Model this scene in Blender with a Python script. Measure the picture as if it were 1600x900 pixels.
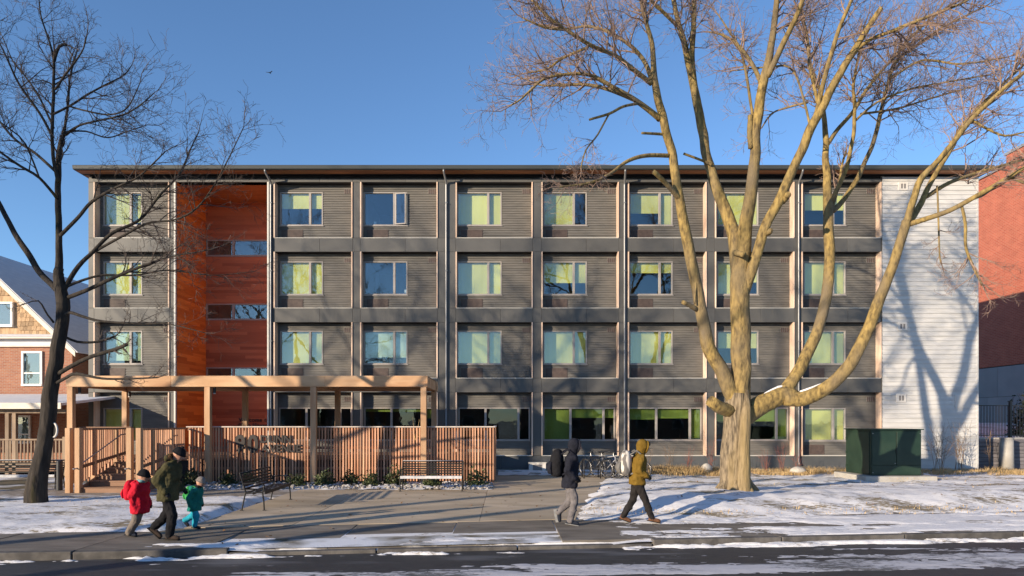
import bpy, bmesh, math, random
from mathutils import Vector, Matrix, noise
for _o in list(bpy.data.objects): bpy.data.objects.remove(_o)
R = math.radians
# ------------------------------------------------------------------ camera, sky, sun, exposure
F_PX, CAM_D, VPX, HOR, CAM_H = 1067.0, 29.23, 790.0, 658.0, 2.1      # photograph's perspective (1600 px wide)
SC = bpy.context.scene
cd = bpy.data.cameras.new('camera'); cam = bpy.data.objects.new('camera', cd); SC.collection.objects.link(cam)
cam.location = (0, -CAM_D, CAM_H); cam.rotation_euler = (R(90), 0, 0)
cd.sensor_width = 36; cd.lens = F_PX/1600*36; cd.shift_x = (800-VPX)/1600; cd.shift_y = (HOR-450)/1600
cd.clip_end = 2000; SC.camera = cam
SUN_AZ, SUN_EL = 49.0, 13.0                                           # degrees left of the facade's normal, height
world = bpy.data.worlds.new('World'); SC.world = world; world.use_nodes = True
wn = world.node_tree; wn.nodes.clear()
sky = wn.nodes.new('ShaderNodeTexSky'); sky.sky_type = 'NISHITA'; sky.sun_disc = False
sky.sun_elevation = R(SUN_EL); sky.sun_rotation = R(180+SUN_AZ); sky.altitude = 100
sky.air_density = 0.85; sky.dust_density = 0.1; sky.ozone_density = 3.8
bgn = wn.nodes.new('ShaderNodeBackground'); bgn.inputs[1].default_value = 0.15
won = wn.nodes.new('ShaderNodeOutputWorld')
wn.links.new(sky.outputs[0], bgn.inputs[0]); wn.links.new(bgn.outputs[0], won.inputs[0])
sl = bpy.data.lights.new('sun', 'SUN'); sl.energy = 5.0; sl.angle = R(0.5); sl.color = (1.0, 0.83, 0.62)
sun = bpy.data.objects.new('sun', sl); SC.collection.objects.link(sun)
sdir = Vector((-math.sin(R(SUN_AZ))*math.cos(R(SUN_EL)), -math.cos(R(SUN_AZ))*math.cos(R(SUN_EL)), math.sin(R(SUN_EL))))
sun.rotation_euler = sdir.to_track_quat('Z', 'Y').to_euler(); sun.location = sdir*60
SC.view_settings.view_transform = 'Standard'; SC.view_settings.look = 'None'
SC.view_settings.exposure = 0.65; SC.view_settings.gamma = 1.0

# ------------------------------------------------------------------ helpers
COL = SC.collection
def S(Y): return F_PX/(Y+CAM_D)                     # photo pixels per metre at depth Y
def P(px, py, Y):                                   # a photo point taken at its real depth Y
    s = S(Y); return Vector(((px-VPX)/s, Y, CAM_H-(py-HOR)/s))
def FX(px, Y=0.0): return (px-VPX)/S(Y)
def sm(a, b, x):
    t = max(0.0, min(1.0, (x-a)/(b-a))); return t*t*(3-2*t)

class MB:
    def __init__(self): self.v = []; self.f = []
    def box(self, x0, x1, y0, y1, z0, z1):
        n = len(self.v)
        self.v += [(x0,y0,z0),(x1,y0,z0),(x1,y1,z0),(x0,y1,z0),(x0,y0,z1),(x1,y0,z1),(x1,y1,z1),(x0,y1,z1)]
        self.f += [(n,n+3,n+2,n+1),(n+4,n+5,n+6,n+7),(n,n+1,n+5,n+4),(n+1,n+2,n+6,n+5),(n+2,n+3,n+7,n+6),(n+3,n,n+4,n+7)]
        return self
    def quad(self, a, b, c, d):
        n = len(self.v); self.v += [tuple(a),tuple(b),tuple(c),tuple(d)]; self.f.append((n,n+1,n+2,n+3)); return self
    def prism(self, pts, d):                        # polygon pts extruded along vector d
        n = len(self.v); k = len(pts); d = Vector(d)
        self.v += [tuple(p) for p in pts] + [tuple(Vector(p)+d) for p in pts]
        self.f.append(tuple(range(n, n+k))); self.f.append(tuple(range(n+2*k-1, n+k-1, -1)))
        for i in range(k):
            j = (i+1) % k; self.f.append((n+j, n+i, n+k+i, n+k+j))
        return self
    def bar(self, a, b, w, h):                      # rectangular bar from a to b
        a = Vector(a); b = Vector(b); t = (b-a).normalized()
        up = Vector((0,0,1)) if abs(t.z) < 0.95 else Vector((0,1,0))
        u = t.cross(up).normalized()*w/2; v = u.cross(t).normalized()*h/2
        return self.prism([a-u-v, a+u-v, a+u+v, a-u+v], b-a)
    def tube(self, pts, rad, n=8, cap=True, ell=None, rough=0.0, seed=0.0):
        pts = [Vector(p) for p in pts]; k = len(pts)
        if not hasattr(rad, '__len__'): rad = [rad]*k
        t0 = (pts[1]-pts[0]).normalized()
        ref = Vector((0,0,1)) if abs(t0.z) < 0.9 else Vector((1,0,0))
        u = t0.cross(ref).normalized(); base = len(self.v); tp = t0
        for i in range(k):
            if i == 0: t = t0
            elif i == k-1: t = (pts[i]-pts[i-1]).normalized()
            else:
                t = (pts[i+1]-pts[i-1])
                t = t.normalized() if t.length > 1e-9 else tp
            u = (u - t*u.dot(t))
            u = u.normalized() if u.length > 1e-6 else t.orthogonal().normalized()
            w = t.cross(u); tp = t
            for j in range(n):
                a = 2*math.pi*j/n; r = rad[i]
                dv = u*math.cos(a)+w*math.sin(a)
                if rough:
                    r *= 1+rough*noise.noise(Vector((dv.x*1.7+seed, dv.y*1.7, dv.z*1.7))+pts[i]*0.9)
                    if n > 24: r *= 1+.055*noise.noise(dv*7+pts[i]*.8)+.035*noise.noise(dv*16+pts[i]*2.2)
                self.v.append(tuple(pts[i]+dv*r))
        for i in range(k-1):
            for j in range(n):
                a = base+i*n+j; b = base+i*n+(j+1) % n
                self.f.append((a, b, b+n, a+n))
        if cap:
            self.f.append(tuple(base+j for j in range(n-1,-1,-1)))
            self.f.append(tuple(base+(k-1)*n+j for j in range(n)))
        return self
    def capsule(self, p0, r0, p1, r1, n=10, fl=1.0):
        p0 = Vector(p0); p1 = Vector(p1); t = (p1-p0); L = t.length
        t = t.normalized() if L > 1e-6 else Vector((0,0,1))
        pts = []; rr = []
        for a in (-85,-55,-25): pts.append(p0+t*r0*math.sin(R(a))); rr.append(r0*math.cos(R(a)))
        pts += [p0, p1]; rr += [r0, r1]
        for a in (25,55,85): pts.append(p1+t*r1*math.sin(R(a))); rr.append(r1*math.cos(R(a)))
        return self.tube(pts, rr, n)
    def loft(self, rings, n=16):                    # rings (cx,cy,cz,rx,ry) closed at both ends
        base = len(self.v)
        for cx,cy,cz,rx,ry in rings:
            for j in range(n):
                a = 2*math.pi*j/n; self.v.append((cx+rx*math.cos(a), cy+ry*math.sin(a), cz))
        for i in range(len(rings)-1):
            for j in range(n):
                a = base+i*n+j; b = base+i*n+(j+1) % n
                self.f.append((a, b, b+n, a+n))
        self.f.append(tuple(base+j for j in range(n-1,-1,-1)))
        self.f.append(tuple(base+(len(rings)-1)*n+j for j in range(n)))
        return self
    def ball(self, c, rx, ry=None, rz=None, n=12, m=8):
        ry = ry or rx; rz = rz or rx
        return self.loft([(c[0],c[1],c[2]+rz*math.sin(R(a)),rx*math.cos(R(a)),ry*math.cos(R(a)))
                          for a in [-86+172*i/(m-1) for i in range(m)]], n)
    def torus(self, c, rmaj, rmin, n=28, m=6):      # ring in the local XZ plane
        base = len(self.v)
        for i in range(n):
            a = 2*math.pi*i/n
            for j in range(m):
                b = 2*math.pi*j/m; r = rmaj+rmin*math.cos(b)
                self.v.append((c[0]+r*math.cos(a), c[1]+rmin*math.sin(b), c[2]+r*math.sin(a)))
        for i in range(n):
            for j in range(m):
                i2 = (i+1) % n; j2 = (j+1) % m
                self.f.append((base+i*m+j, base+i2*m+j, base+i2*m+j2, base+i*m+j2))
        return self
    def mesh(self, name, m=None, smooth=False):
        me = bpy.data.meshes.new(name); me.from_pydata(self.v, [], self.f); me.update()
        if m: me.materials.append(m)
        if smooth: me.polygons.foreach_set('use_smooth', [True]*len(me.polygons))
        return me
    def build(self, name, m, parent=None, smooth=False, kind=None, loc=None):
        o = bpy.data.objects.new(name, self.mesh(name, m, smooth)); COL.objects.link(o)
        if parent is not None: o.parent = parent
        if kind: o['kind'] = kind
        if loc is not None: o.location = loc
        return o
def tag(o, label=None, cat=None, group=None, kind=None):
    if label: o['label'] = label
    if cat: o['category'] = cat
    if group: o['group'] = group
    if kind: o['kind'] = kind
    return o
def empty(name, loc=(0,0,0), rz=0.0, label=None, cat=None, group=None, kind=None):
    o = bpy.data.objects.new(name, None); COL.objects.link(o); o.location = loc; o.rotation_euler = (0,0,rz)
    o.empty_display_size = 0.2
    return tag(o, label, cat, group, kind)
def inst(name, me, parent=None, loc=(0,0,0), rot=(0,0,0), scale=(1,1,1)):
    o = bpy.data.objects.new(name, me); COL.objects.link(o)
    if parent is not None: o.parent = parent
    o.location = loc; o.rotation_euler = rot; o.scale = scale
    return o
def copy_tree(o, parent=None):
    c = o.copy(); COL.objects.link(c); c.parent = parent
    for ch in list(o.children): copy_tree(ch, c)
    return c
def bevel(o, w=0.006, seg=2):
    b = o.modifiers.new('bevel', 'BEVEL'); b.width = w; b.segments = seg; b.limit_method = 'ANGLE'
    return o

# ------------------------------------------------------------------ materials
def mat(name, c1, c2=None, ns=8.0, sc=(1,1,1), rough=0.7, bump=0.0, bs=None, spec=0.4, metal=0.0, rnd=0.0, det=5, lo=0.35, hi=0.65, frost=None, third=None):
    """principled material: two colours mixed by noise, per-object brightness, bump, frost on upward faces"""
    m = bpy.data.materials.new(name); m.use_nodes = True; nt = m.node_tree; N = nt.nodes; L = nt.links
    b = N['Principled BSDF']; b.inputs['Roughness'].default_value = rough; b.inputs['Metallic'].default_value = metal
    b.inputs['Specular IOR Level'].default_value = spec
    tc = N.new('ShaderNodeTexCoord'); mp = N.new('ShaderNodeMapping'); mp.inputs['Scale'].default_value = sc
    L.new(tc.outputs['Object'], mp.inputs[0])
    vec = mp.outputs[0]
    if rnd:
        oi = N.new('ShaderNodeObjectInfo'); ad = N.new('ShaderNodeVectorMath'); ad.operation = 'ADD'
        mu = N.new('ShaderNodeMath'); mu.operation = 'MULTIPLY'; mu.inputs[1].default_value = 37.0
        L.new(oi.outputs['Random'], mu.inputs[0]); L.new(vec, ad.inputs[0]); L.new(mu.outputs[0], ad.inputs[1]); vec = ad.outputs[0]
    nz = N.new('ShaderNodeTexNoise'); nz.inputs['Scale'].default_value = ns; nz.inputs['Detail'].default_value = det
    L.new(vec, nz.inputs['Vector'])
    cr = N.new('ShaderNodeValToRGB'); e = cr.color_ramp.elements
    e[0].position = lo; e[1].position = hi; e[0].color = (*c1,1); e[1].color = (*(c2 or c1),1)
    L.new(nz.outputs['Fac'], cr.inputs[0]); col = cr.outputs[0]
    if third:                                        # third colour in larger patches: (colour, scale, lo, hi)
        n3 = N.new('ShaderNodeTexNoise'); n3.inputs['Scale'].default_value = third[1]; n3.inputs['Detail'].default_value = 6
        L.new(vec, n3.inputs['Vector']); mr = N.new('ShaderNodeMapRange'); mr.inputs[1].default_value = third[2]; mr.inputs[2].default_value = third[3]
        L.new(n3.outputs['Fac'], mr.inputs[0]); mx = N.new('ShaderNodeMix'); mx.data_type = 'RGBA'
        L.new(mr.outputs[0], mx.inputs[0]); L.new(col, mx.inputs[6]); mx.inputs[7].default_value = (*third[0],1); col = mx.outputs[2]
    if rnd:
        hs = N.new('ShaderNodeHueSaturation'); mr = N.new('ShaderNodeMapRange')
        mr.inputs[3].default_value = 1-rnd; mr.inputs[4].default_value = 1+rnd
        L.new(oi.outputs['Random'], mr.inputs[0]); L.new(mr.outputs[0], hs.inputs['Value']); L.new(col, hs.inputs['Color'])
        col = hs.outputs[0]
    if frost:
        ge = N.new('ShaderNodeNewGeometry'); sp = N.new('ShaderNodeSeparateXYZ'); L.new(ge.outputs['True Normal'], sp.inputs[0])
        n4 = N.new('ShaderNodeTexNoise'); n4.inputs['Scale'].default_value = 14; L.new(tc.outputs['Object'], n4.inputs['Vector'])
        m1 = N.new('ShaderNodeMapRange'); m1.inputs[1].default_value = 0.75; m1.inputs[2].default_value = 0.9; L.new(sp.outputs[2], m1.inputs[0])
        m2 = N.new('ShaderNodeMapRange'); m2.inputs[1].default_value = 0.62-frost*0.35; m2.inputs[2].default_value = 0.7-frost*0.3; L.new(n4.outputs['Fac'], m2.inputs[0])
        mm = N.new('ShaderNodeMath'); mm.operation = 'MULTIPLY'; L.new(m1.outputs[0], mm.inputs[0]); L.new(m2.outputs[0], mm.inputs[1])
        mx = N.new('ShaderNodeMix'); mx.data_type = 'RGBA'; L.new(mm.outputs[0], mx.inputs[0]); L.new(col, mx.inputs[6])
        mx.inputs[7].default_value = (.78,.8,.84,1); col = mx.outputs[2]
    L.new(col, b.inputs['Base Color'])
    if bump:
        n2 = N.new('ShaderNodeTexNoise'); n2.inputs['Scale'].default_value = bs or ns*3; n2.inputs['Detail'].default_value = 8
        L.new(vec, n2.inputs['Vector'])
        bu = N.new('ShaderNodeBump'); bu.inputs['Strength'].default_value = bump; bu.inputs['Distance'].default_value = 0.02
        L.new(n2.outputs['Fac'], bu.inputs['Height']); L.new(bu.outputs[0], b.inputs['Normal'])
    return m
def board_mat(name, c1, c2, pitch, axis='x', rough=0.55):
    """stained boards: each course of the wall its own tone, grain along the board"""
    m = bpy.data.materials.new(name); m.use_nodes = True; nt = m.node_tree; N = nt.nodes; L = nt.links
    b = N['Principled BSDF']; b.inputs['Roughness'].default_value = rough; b.inputs['Specular IOR Level'].default_value = 0.25
    tc = N.new('ShaderNodeTexCoord'); sx = N.new('ShaderNodeSeparateXYZ'); L.new(tc.outputs['Object'], sx.inputs[0])
    dv = N.new('ShaderNodeMath'); dv.operation = 'DIVIDE'; dv.inputs[1].default_value = pitch; L.new(sx.outputs[2], dv.inputs[0])
    fl = N.new('ShaderNodeMath'); fl.operation = 'FLOOR'; L.new(dv.outputs[0], fl.inputs[0])
    along = sx.outputs[0] if axis == 'x' else sx.outputs[1]
    d2 = N.new('ShaderNodeMath'); d2.operation = 'DIVIDE'; d2.inputs[1].default_value = 2.3; L.new(along, d2.inputs[0])
    ad = N.new('ShaderNodeMath'); ad.operation = 'MULTIPLY_ADD'; ad.inputs[1].default_value = 0.37; L.new(fl.outputs[0], ad.inputs[0]); L.new(d2.outputs[0], ad.inputs[2])
    f2 = N.new('ShaderNodeMath'); f2.operation = 'FLOOR'; L.new(ad.outputs[0], f2.inputs[0])
    cb = N.new('ShaderNodeCombineXYZ'); L.new(fl.outputs[0], cb.inputs[0]); L.new(f2.outputs[0], cb.inputs[1])
    wn_ = N.new('ShaderNodeTexWhiteNoise'); wn_.noise_dimensions = '2D'; L.new(cb.outputs[0], wn_.inputs['Vector'])
    mp = N.new('ShaderNodeMapping'); mp.inputs['Scale'].default_value = (1.2,1.2,40) ; L.new(tc.outputs['Object'], mp.inputs[0])
    nz = N.new('ShaderNodeTexNoise'); nz.inputs['Scale'].default_value = 1.5; nz.inputs['Detail'].default_value = 6; L.new(mp.outputs[0], nz.inputs['Vector'])
    av = N.new('ShaderNodeMath'); av.operation = 'MULTIPLY_ADD'; av.inputs[1].default_value = 0.75; L.new(wn_.outputs['Value'], av.inputs[0])
    m5 = N.new('ShaderNodeMath'); m5.operation = 'MULTIPLY'; m5.inputs[1].default_value = 0.5; L.new(nz.outputs['Fac'], m5.inputs[0]); L.new(m5.outputs[0], av.inputs[2])
    mx = N.new('ShaderNodeMix'); mx.data_type = 'RGBA'; L.new(av.outputs[0], mx.inputs[0]); mx.inputs[6].default_value = (*c1,1); mx.inputs[7].default_value = (*c2,1)
    L.new(mx.outputs[2], b.inputs['Base Color'])
    return m
def brick_mat(name, c1, c2, mortar, bw=0.22, bh=0.075, plane='xz', msize=0.008):
    m = bpy.data.materials.new(name); m.use_nodes = True; nt = m.node_tree; N = nt.nodes; L = nt.links
    b = N['Principled BSDF']; b.inputs['Roughness'].default_value = 0.85
    tc = N.new('ShaderNodeTexCoord'); sx = N.new('ShaderNodeSeparateXYZ'); L.new(tc.outputs['Object'], sx.inputs[0])
    cb = N.new('ShaderNodeCombineXYZ'); L.new(sx.outputs[0 if plane == 'xz' else 1], cb.inputs[0]); L.new(sx.outputs[2], cb.inputs[1])
    br = N.new('ShaderNodeTexBrick'); L.new(cb.outputs[0], br.inputs['Vector'])
    br.inputs['Scale'].default_value = 1; br.inputs['Brick Width'].default_value = bw; br.inputs['Row Height'].default_value = bh
    br.inputs['Mortar Size'].default_value = msize; br.inputs['Color1'].default_value = (*c1,1); br.inputs['Color2'].default_value = (*c2,1); br.inputs['Mortar'].default_value = (*mortar,1)
    nz = N.new('ShaderNodeTexNoise'); nz.inputs['Scale'].default_value = 1.3; nz.inputs['Detail'].default_value = 6; L.new(tc.outputs['Object'], nz.inputs['Vector'])
    hs = N.new('ShaderNodeHueSaturation'); mr = N.new('ShaderNodeMapRange'); mr.inputs[3].default_value = 0.75; mr.inputs[4].default_value = 1.2
    L.new(nz.outputs['Fac'], mr.inputs[0]); L.new(mr.outputs[0], hs.inputs['Value']); L.new(br.outputs['Color'], hs.inputs['Color'])
    L.new(hs.outputs[0], b.inputs['Base Color'])
    bu = N.new('ShaderNodeBump'); bu.inputs['Strength'].default_value = 0.6; bu.inputs['Distance'].default_value = 0.01; bu.invert = True
    L.new(br.outputs['Fac'], bu.inputs['Height']); L.new(bu.outputs[0], b.inputs['Normal'])
    return m
def glass_mat(name, tint, refl=0.2):
    m = bpy.data.materials.new(name); m.use_nodes = True; nt = m.node_tree; N = nt.nodes; L = nt.links; N.clear()
    o = N.new('ShaderNodeOutputMaterial'); mx = N.new('ShaderNodeMixShader'); t = N.new('ShaderNodeBsdfTransparent'); g = N.new('ShaderNodeBsdfGlossy')
    t.inputs[0].default_value = (*tint,1); g.inputs['Roughness'].default_value = 0.015; g.inputs[0].default_value = (.92,.97,1,1)
    lw = N.new('ShaderNodeLayerWeight'); lw.inputs[0].default_value = 0.3
    fr = N.new('ShaderNodeMath'); fr.operation = 'POWER'; fr.inputs[1].default_value = 3.0; L.new(lw.outputs['Facing'], fr.inputs[0])
    nz = N.new('ShaderNodeTexNoise'); nz.inputs['Scale'].default_value = 1.6; tc = N.new('ShaderNodeTexCoord'); L.new(tc.outputs['Object'], nz.inputs['Vector'])
    bu = N.new('ShaderNodeBump'); bu.inputs['Strength'].default_value = 0.10; bu.inputs['Distance'].default_value = 0.03; L.new(nz.outputs['Fac'], bu.inputs['Height']); L.new(bu.outputs[0], g.inputs['Normal'])
    ad = N.new('ShaderNodeMath'); ad.inputs[1].default_value = refl; L.new(fr.outputs[0], ad.inputs[0])
    L.new(ad.outputs[0], mx.inputs[0]); L.new(t.outputs[0], mx.inputs[1]); L.new(g.outputs[0], mx.inputs[2]); L.new(mx.outputs[0], o.inputs[0])
    return m
M = {}
M['siding'] = mat('grey_siding', (.118,.110,.098), (.144,.134,.12), 2.5, (1,1,6), 0.65, 0.15, 40, third=((.085,.082,.077),.7,.5,.75))
M['panel'] = mat('charcoal_panel', (.080,.078,.074), (.098,.095,.089), 1.2, rough=0.5, rnd=0.07)
M['backing'] = mat('dark_joint', (.02,.02,.022), rough=0.8)
M['fin'] = mat('cedar_fin', (.58,.4,.29), (.76,.58,.45), 2.0, (1,1,.35), 0.6, 0.2, 30, rnd=0.1)
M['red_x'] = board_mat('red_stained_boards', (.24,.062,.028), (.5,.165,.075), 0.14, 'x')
M['red_y'] = board_mat('red_boards_bounce_lit', (.33,.085,.022), (.66,.25,.065), 0.14, 'y')  # brighter orange than the back wall: bounced sunlight put into the colour
M['white_siding'] = mat('white_siding', (.5,.49,.47), (.57,.555,.535), 1.2, (1,1,8), 0.65, 0.1, 30, third=((.38,.37,.35),.5,.5,.8))
M['trim_light'] = mat('pale_trim', (.6,.58,.53), rough=0.5)
M['frame'] = mat('window_frame_taupe', (.3,.27,.25), (.34,.31,.28), 3, rough=0.4)
M['blind'] = mat('lime_blind', (.78,.64,.14), (.84,.7,.2), 1.5, (3,1,.3), 0.8, rnd=0.14)
M['blind_pale'] = mat('pale_blind', (.55,.58,.35), (.65,.66,.45), 1.5, (3,1,.3), 0.8)
M['glass'] = glass_mat('window_glass', (.86,.92,.93), 0.10)
M['glass_dark'] = glass_mat('ground_floor_glass', (.62,.72,.68), 0.05)
M['grille'] = mat('brown_grille', (.075,.055,.05), (.11,.08,.07), 6, rough=0.6)
M['vent'] = mat('grey_vent', (.2,.185,.175), rough=0.6)
M['vent_white'] = mat('white_vent', (.6,.57,.53), rough=0.6)
M['downspout'] = mat('grey_downspout', (.2,.2,.2), rough=0.35, metal=0.4)
M['gutter'] = mat('dark_gutter', (.05,.055,.055), rough=0.4)
M['soffit'] = mat('cedar_soffit', (.26,.10,.045), (.38,.17,.075), 2, (.3,4,1), 0.6)
M['interior'] = mat('interior_paint', (.25,.24,.22), rough=0.9)
M['interior_dark'] = mat('interior_shadowed', (.06,.06,.06), rough=0.9)
M['roofing'] = mat('roof_membrane', (.2,.2,.2), rough=0.9)
M['plinth'] = mat('plinth_panel', (.07,.075,.08), (.085,.09,.095), 2, rough=0.6, rnd=0.06)
M['concrete'] = mat('concrete', (.34,.32,.29), (.42,.4,.36), 3, rough=0.85, bump=0.2, bs=40)
M['cedar_new'] = mat('new_cedar', (.5,.29,.15), (.66,.43,.25), 1.6, (.35,2,2), 0.65, 0.25, 25, rnd=0.1, third=((.36,.17,.08),1.1,.55,.75))
M['cedar_post'] = mat('cedar_post', (.4,.235,.125), (.54,.34,.2), 1.6, (2,2,.35), 0.65, 0.25, 25, rnd=0.1, third=((.36,.18,.09),1.1,.55,.75))
M['slat'] = mat('cedar_slat', (.34,.15,.08), (.55,.31,.19), 1.5, (3,3,.4), 0.65, 0.2, 30, rnd=0.42)
M['deck'] = mat('deck_board', (.2,.11,.065), (.28,.16,.1), 2, (.4,3,3), 0.7, 0.2, 20, rnd=0.2)
M['cap'] = mat('frosted_cap', (.5,.42,.36), (.62,.56,.5), 5, rough=0.7, frost=0.8)
M['letter'] = mat('dark_letter', (.028,.022,.02), rough=0.45)
M['black_metal'] = mat('black_metal', (.018,.018,.02), rough=0.4, spec=0.5)
M['bench'] = mat('bench_steel', (.022,.022,.024), (.03,.03,.03), 9, rough=0.45, frost=1.0)
M['bench_clean'] = mat('bench_steel_clean', (.014,.014,.015), (.02,.02,.02), 9, rough=0.5, spec=0.2, frost=0.1)
M['frosted'] = mat('frosted_steel', (.4,.4,.41), (.62,.62,.64), 9, rough=0.7)
M['steel'] = mat('galvanised_steel', (.35,.35,.36), rough=0.35, metal=0.6)
# ------------------------------------------------------------------ ground, road, kerb, pavement, lawns
rng = random.Random(7)
KS = 0.116
def Yk(x): return -17.5+KS*x                          # street edge of the kerb
def Ys(x): return -15.35+0.16*x                       # back of the pavement
def lawn_z(x, y):
    if x > 0:
        return 0.02+0.27*sm(0, 1.9, y-Ys(x))*(1-0.9*sm(-12, -6, y))*(.35+.65*sm(.2,3.2,x-(1.35+.2*(y+14))))
    return 0.02+0.06*sm(0, 1.2, y-Ys(x))
M['ground'] = mat('dead_grass_soil', (.09,.075,.045), (.16,.13,.075), 4, rough=0.95, bump=0.5, bs=30, third=((.7,.72,.76),0.6,.45,.6))
M['asphalt'] = mat('winter_asphalt', (.026,.026,.028), (.045,.044,.045), 9, (.5,3,1), 0.62, 0.3, 60, third=((.16,.165,.18),0.8,.54,.76))
M['kerb'] = mat('kerb_concrete', (.065,.061,.058), (.125,.116,.107), 5, rough=0.9, bump=0.3, bs=40, rnd=0.12)
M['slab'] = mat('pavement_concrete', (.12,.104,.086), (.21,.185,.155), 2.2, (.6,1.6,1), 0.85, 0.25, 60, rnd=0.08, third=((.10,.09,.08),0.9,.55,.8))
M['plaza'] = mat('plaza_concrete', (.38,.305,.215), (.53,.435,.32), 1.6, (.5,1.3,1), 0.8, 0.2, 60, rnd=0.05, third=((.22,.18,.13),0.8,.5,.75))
M['path'] = mat('gritty_path', (.17,.145,.12), (.31,.27,.225), 7, rough=0.9, bump=0.4, bs=60, rnd=0.08, third=((.6,.6,.62),1.2,.56,.72))
def snow_mat(name, cover, white=(.76,.75,.755), dark=((.13,.105,.065),(.34,.28,.19))):
    m = bpy.data.materials.new(name); m.use_nodes = True; nt = m.node_tree; N = nt.nodes; L = nt.links
    b = N['Principled BSDF']; b.inputs['Roughness'].default_value = 0.8; b.inputs['Specular IOR Level'].default_value = 0.2
    tc = N.new('ShaderNodeTexCoord')
    n1 = N.new('ShaderNodeTexNoise'); n1.inputs['Scale'].default_value = 0.9; n1.inputs['Detail'].default_value = 3
    n2 = N.new('ShaderNodeTexNoise'); n2.inputs['Scale'].default_value = 9; n2.inputs['Detail'].default_value = 9; n2.inputs['Roughness'].default_value = 0.75
    mp = N.new('ShaderNodeMapping'); mp.inputs['Scale'].default_value = (.55,1.3,1); L.new(tc.outputs['Object'], mp.inputs[0])
    L.new(mp.outputs[0], n1.inputs['Vector']); L.new(mp.outputs[0], n2.inputs['Vector'])
    ad = N.new('ShaderNodeMath'); ad.operation = 'MULTIPLY_ADD'; ad.inputs[1].default_value = 0.45; L.new(n1.outputs['Fac'], ad.inputs[0]); 
    ml = N.new('ShaderNodeMath'); ml.operation = 'MULTIPLY'; ml.inputs[1].default_value = 0.55; L.new(n2.outputs['Fac'], ml.inputs[0]); L.new(ml.outputs[0], ad.inputs[2])
    mr = N.new('ShaderNodeMapRange'); mr.inputs[1].default_value = cover; mr.inputs[2].default_value = cover+0.07; L.new(ad.outputs[0], mr.inputs[0])
    n3 = N.new('ShaderNodeTexNoise'); n3.inputs['Scale'].default_value = 25; L.new(tc.outputs['Object'], n3.inputs['Vector'])
    cr = N.new('ShaderNodeValToRGB'); cr.color_ramp.elements[0].color = (*dark[0],1); cr.color_ramp.elements[1].color = (*dark[1],1); L.new(n3.outputs['Fac'], cr.inputs[0])
    mx = N.new('ShaderNodeMix'); mx.data_type = 'RGBA'; L.new(mr.outputs[0], mx.inputs[0]); L.new(cr.outputs[0], mx.inputs[6]); mx.inputs[7].default_value = (*white,1)
    L.new(mx.outputs[2], b.inputs['Base Color'])
    bu = N.new('ShaderNodeBump'); bu.inputs['Strength'].default_value = 0.55; bu.inputs['Distance'].default_value = 0.03
    L.new(n2.outputs['Fac'], bu.inputs['Height']); L.new(bu.outputs[0], b.inputs['Normal'])
    return m
M['snow_lawn'] = snow_mat('thin_snow_on_grass', 0.42)
M['snow'] = snow_mat('trodden_snow', 0.37)
M['snow_dirty'] = snow_mat('dirty_road_snow', 0.42, white=(.5,.5,.53), dark=((.06,.06,.06),(.2,.2,.2)))

g = MB(); g.quad((-700,-700,-.17),(700,-700,-.17),(700,700,-.17),(-700,700,-.17))
tag(g.build('ground', M['ground']), 'flat winter ground reaching the horizon', 'ground', kind='structure')
g = MB(); g.quad((-150,Yk(-150)-9.6,-.12),(150,Yk(150)-9.6,-.12),(150,Yk(150),-.12),(-150,Yk(-150),-.12))
tag(g.build('road', M['asphalt']), 'dark asphalt road with wet tracks and streaks of snow', 'road', kind='structure')
g = MB(); g.prism([(-150,Yk(-150)-22,-.17+.001),(150,Yk(150)-22,-.169),(150,Yk(150)-9.6,-.169),(-150,Yk(-150)-9.6,-.169)], (0,0,.17))
tag(g.build('far_pavement', M['slab']), 'pavement along the near side of the road', 'pavement', kind='structure')
g = MB(); g.quad((-150,Yk(-150)+.16,-.03),(150,Yk(150)+.16,-.03),(150,90,-.03),(-150,90,-.03))
tag(g.build('lawn', M['ground']), 'dead winter grass and soil around the building', 'lawn', kind='structure')

kerb = empty('kerb', label='concrete kerb between road and pavement, dropped at the driveway', cat='kerb', kind='structure')
ca = math.atan(KS); n = 0
x = -26.0
while x < 26:
    L_ = 2.4; drop = -3.9 < x+1.2 < 1.6
    zt = -0.055 if drop else 0.012
    m = MB().box(0, L_-0.02, 0, .16, -.16, zt)
    o = m.build('kerb_stone', M['kerb'], kerb); bevel(o, .018, 3)
    o.location = (x, Yk(x)+rng.uniform(-.006,.006), rng.uniform(-.008,.006)); o.rotation_euler = (0,0,ca+rng.uniform(-.002,.002))
    x += L_*math.cos(ca)
pave = empty('pavement', label='concrete pavement of wide slabs beside the kerb', cat='pavement', kind='structure')
x = -27.0
while x < 27:
    x1 = x+1.98
    m = MB(); yb0, yb1 = Ys(x)+.5, Ys(x1)+.5
    zt = 0.0+rng.uniform(-.006,.006); zk0 = -.05 if -4.2 < x+1 < 1.9 else zt
    pts = [(x,Yk(x)+.175,zk0),(x1,Yk(x1)+.175,zk0),(x1,yb1,zt),(x,yb0,zt)]
    m.prism(pts, (0,0,-.1))
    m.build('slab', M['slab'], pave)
    x += 2.0
plaza = empty('forecourt', label='sunlit tan concrete forecourt in front of the slatted fence', cat='forecourt', kind='structure')
def slabpoly(pts, z, parent, name='slab', m='plaza', th=.1):
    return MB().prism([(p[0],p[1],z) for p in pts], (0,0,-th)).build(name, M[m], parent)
J = .005
def XE(y): return 1.35+.2*(y+14)                       # right edge of the forecourt, where the lawn begins
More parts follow.
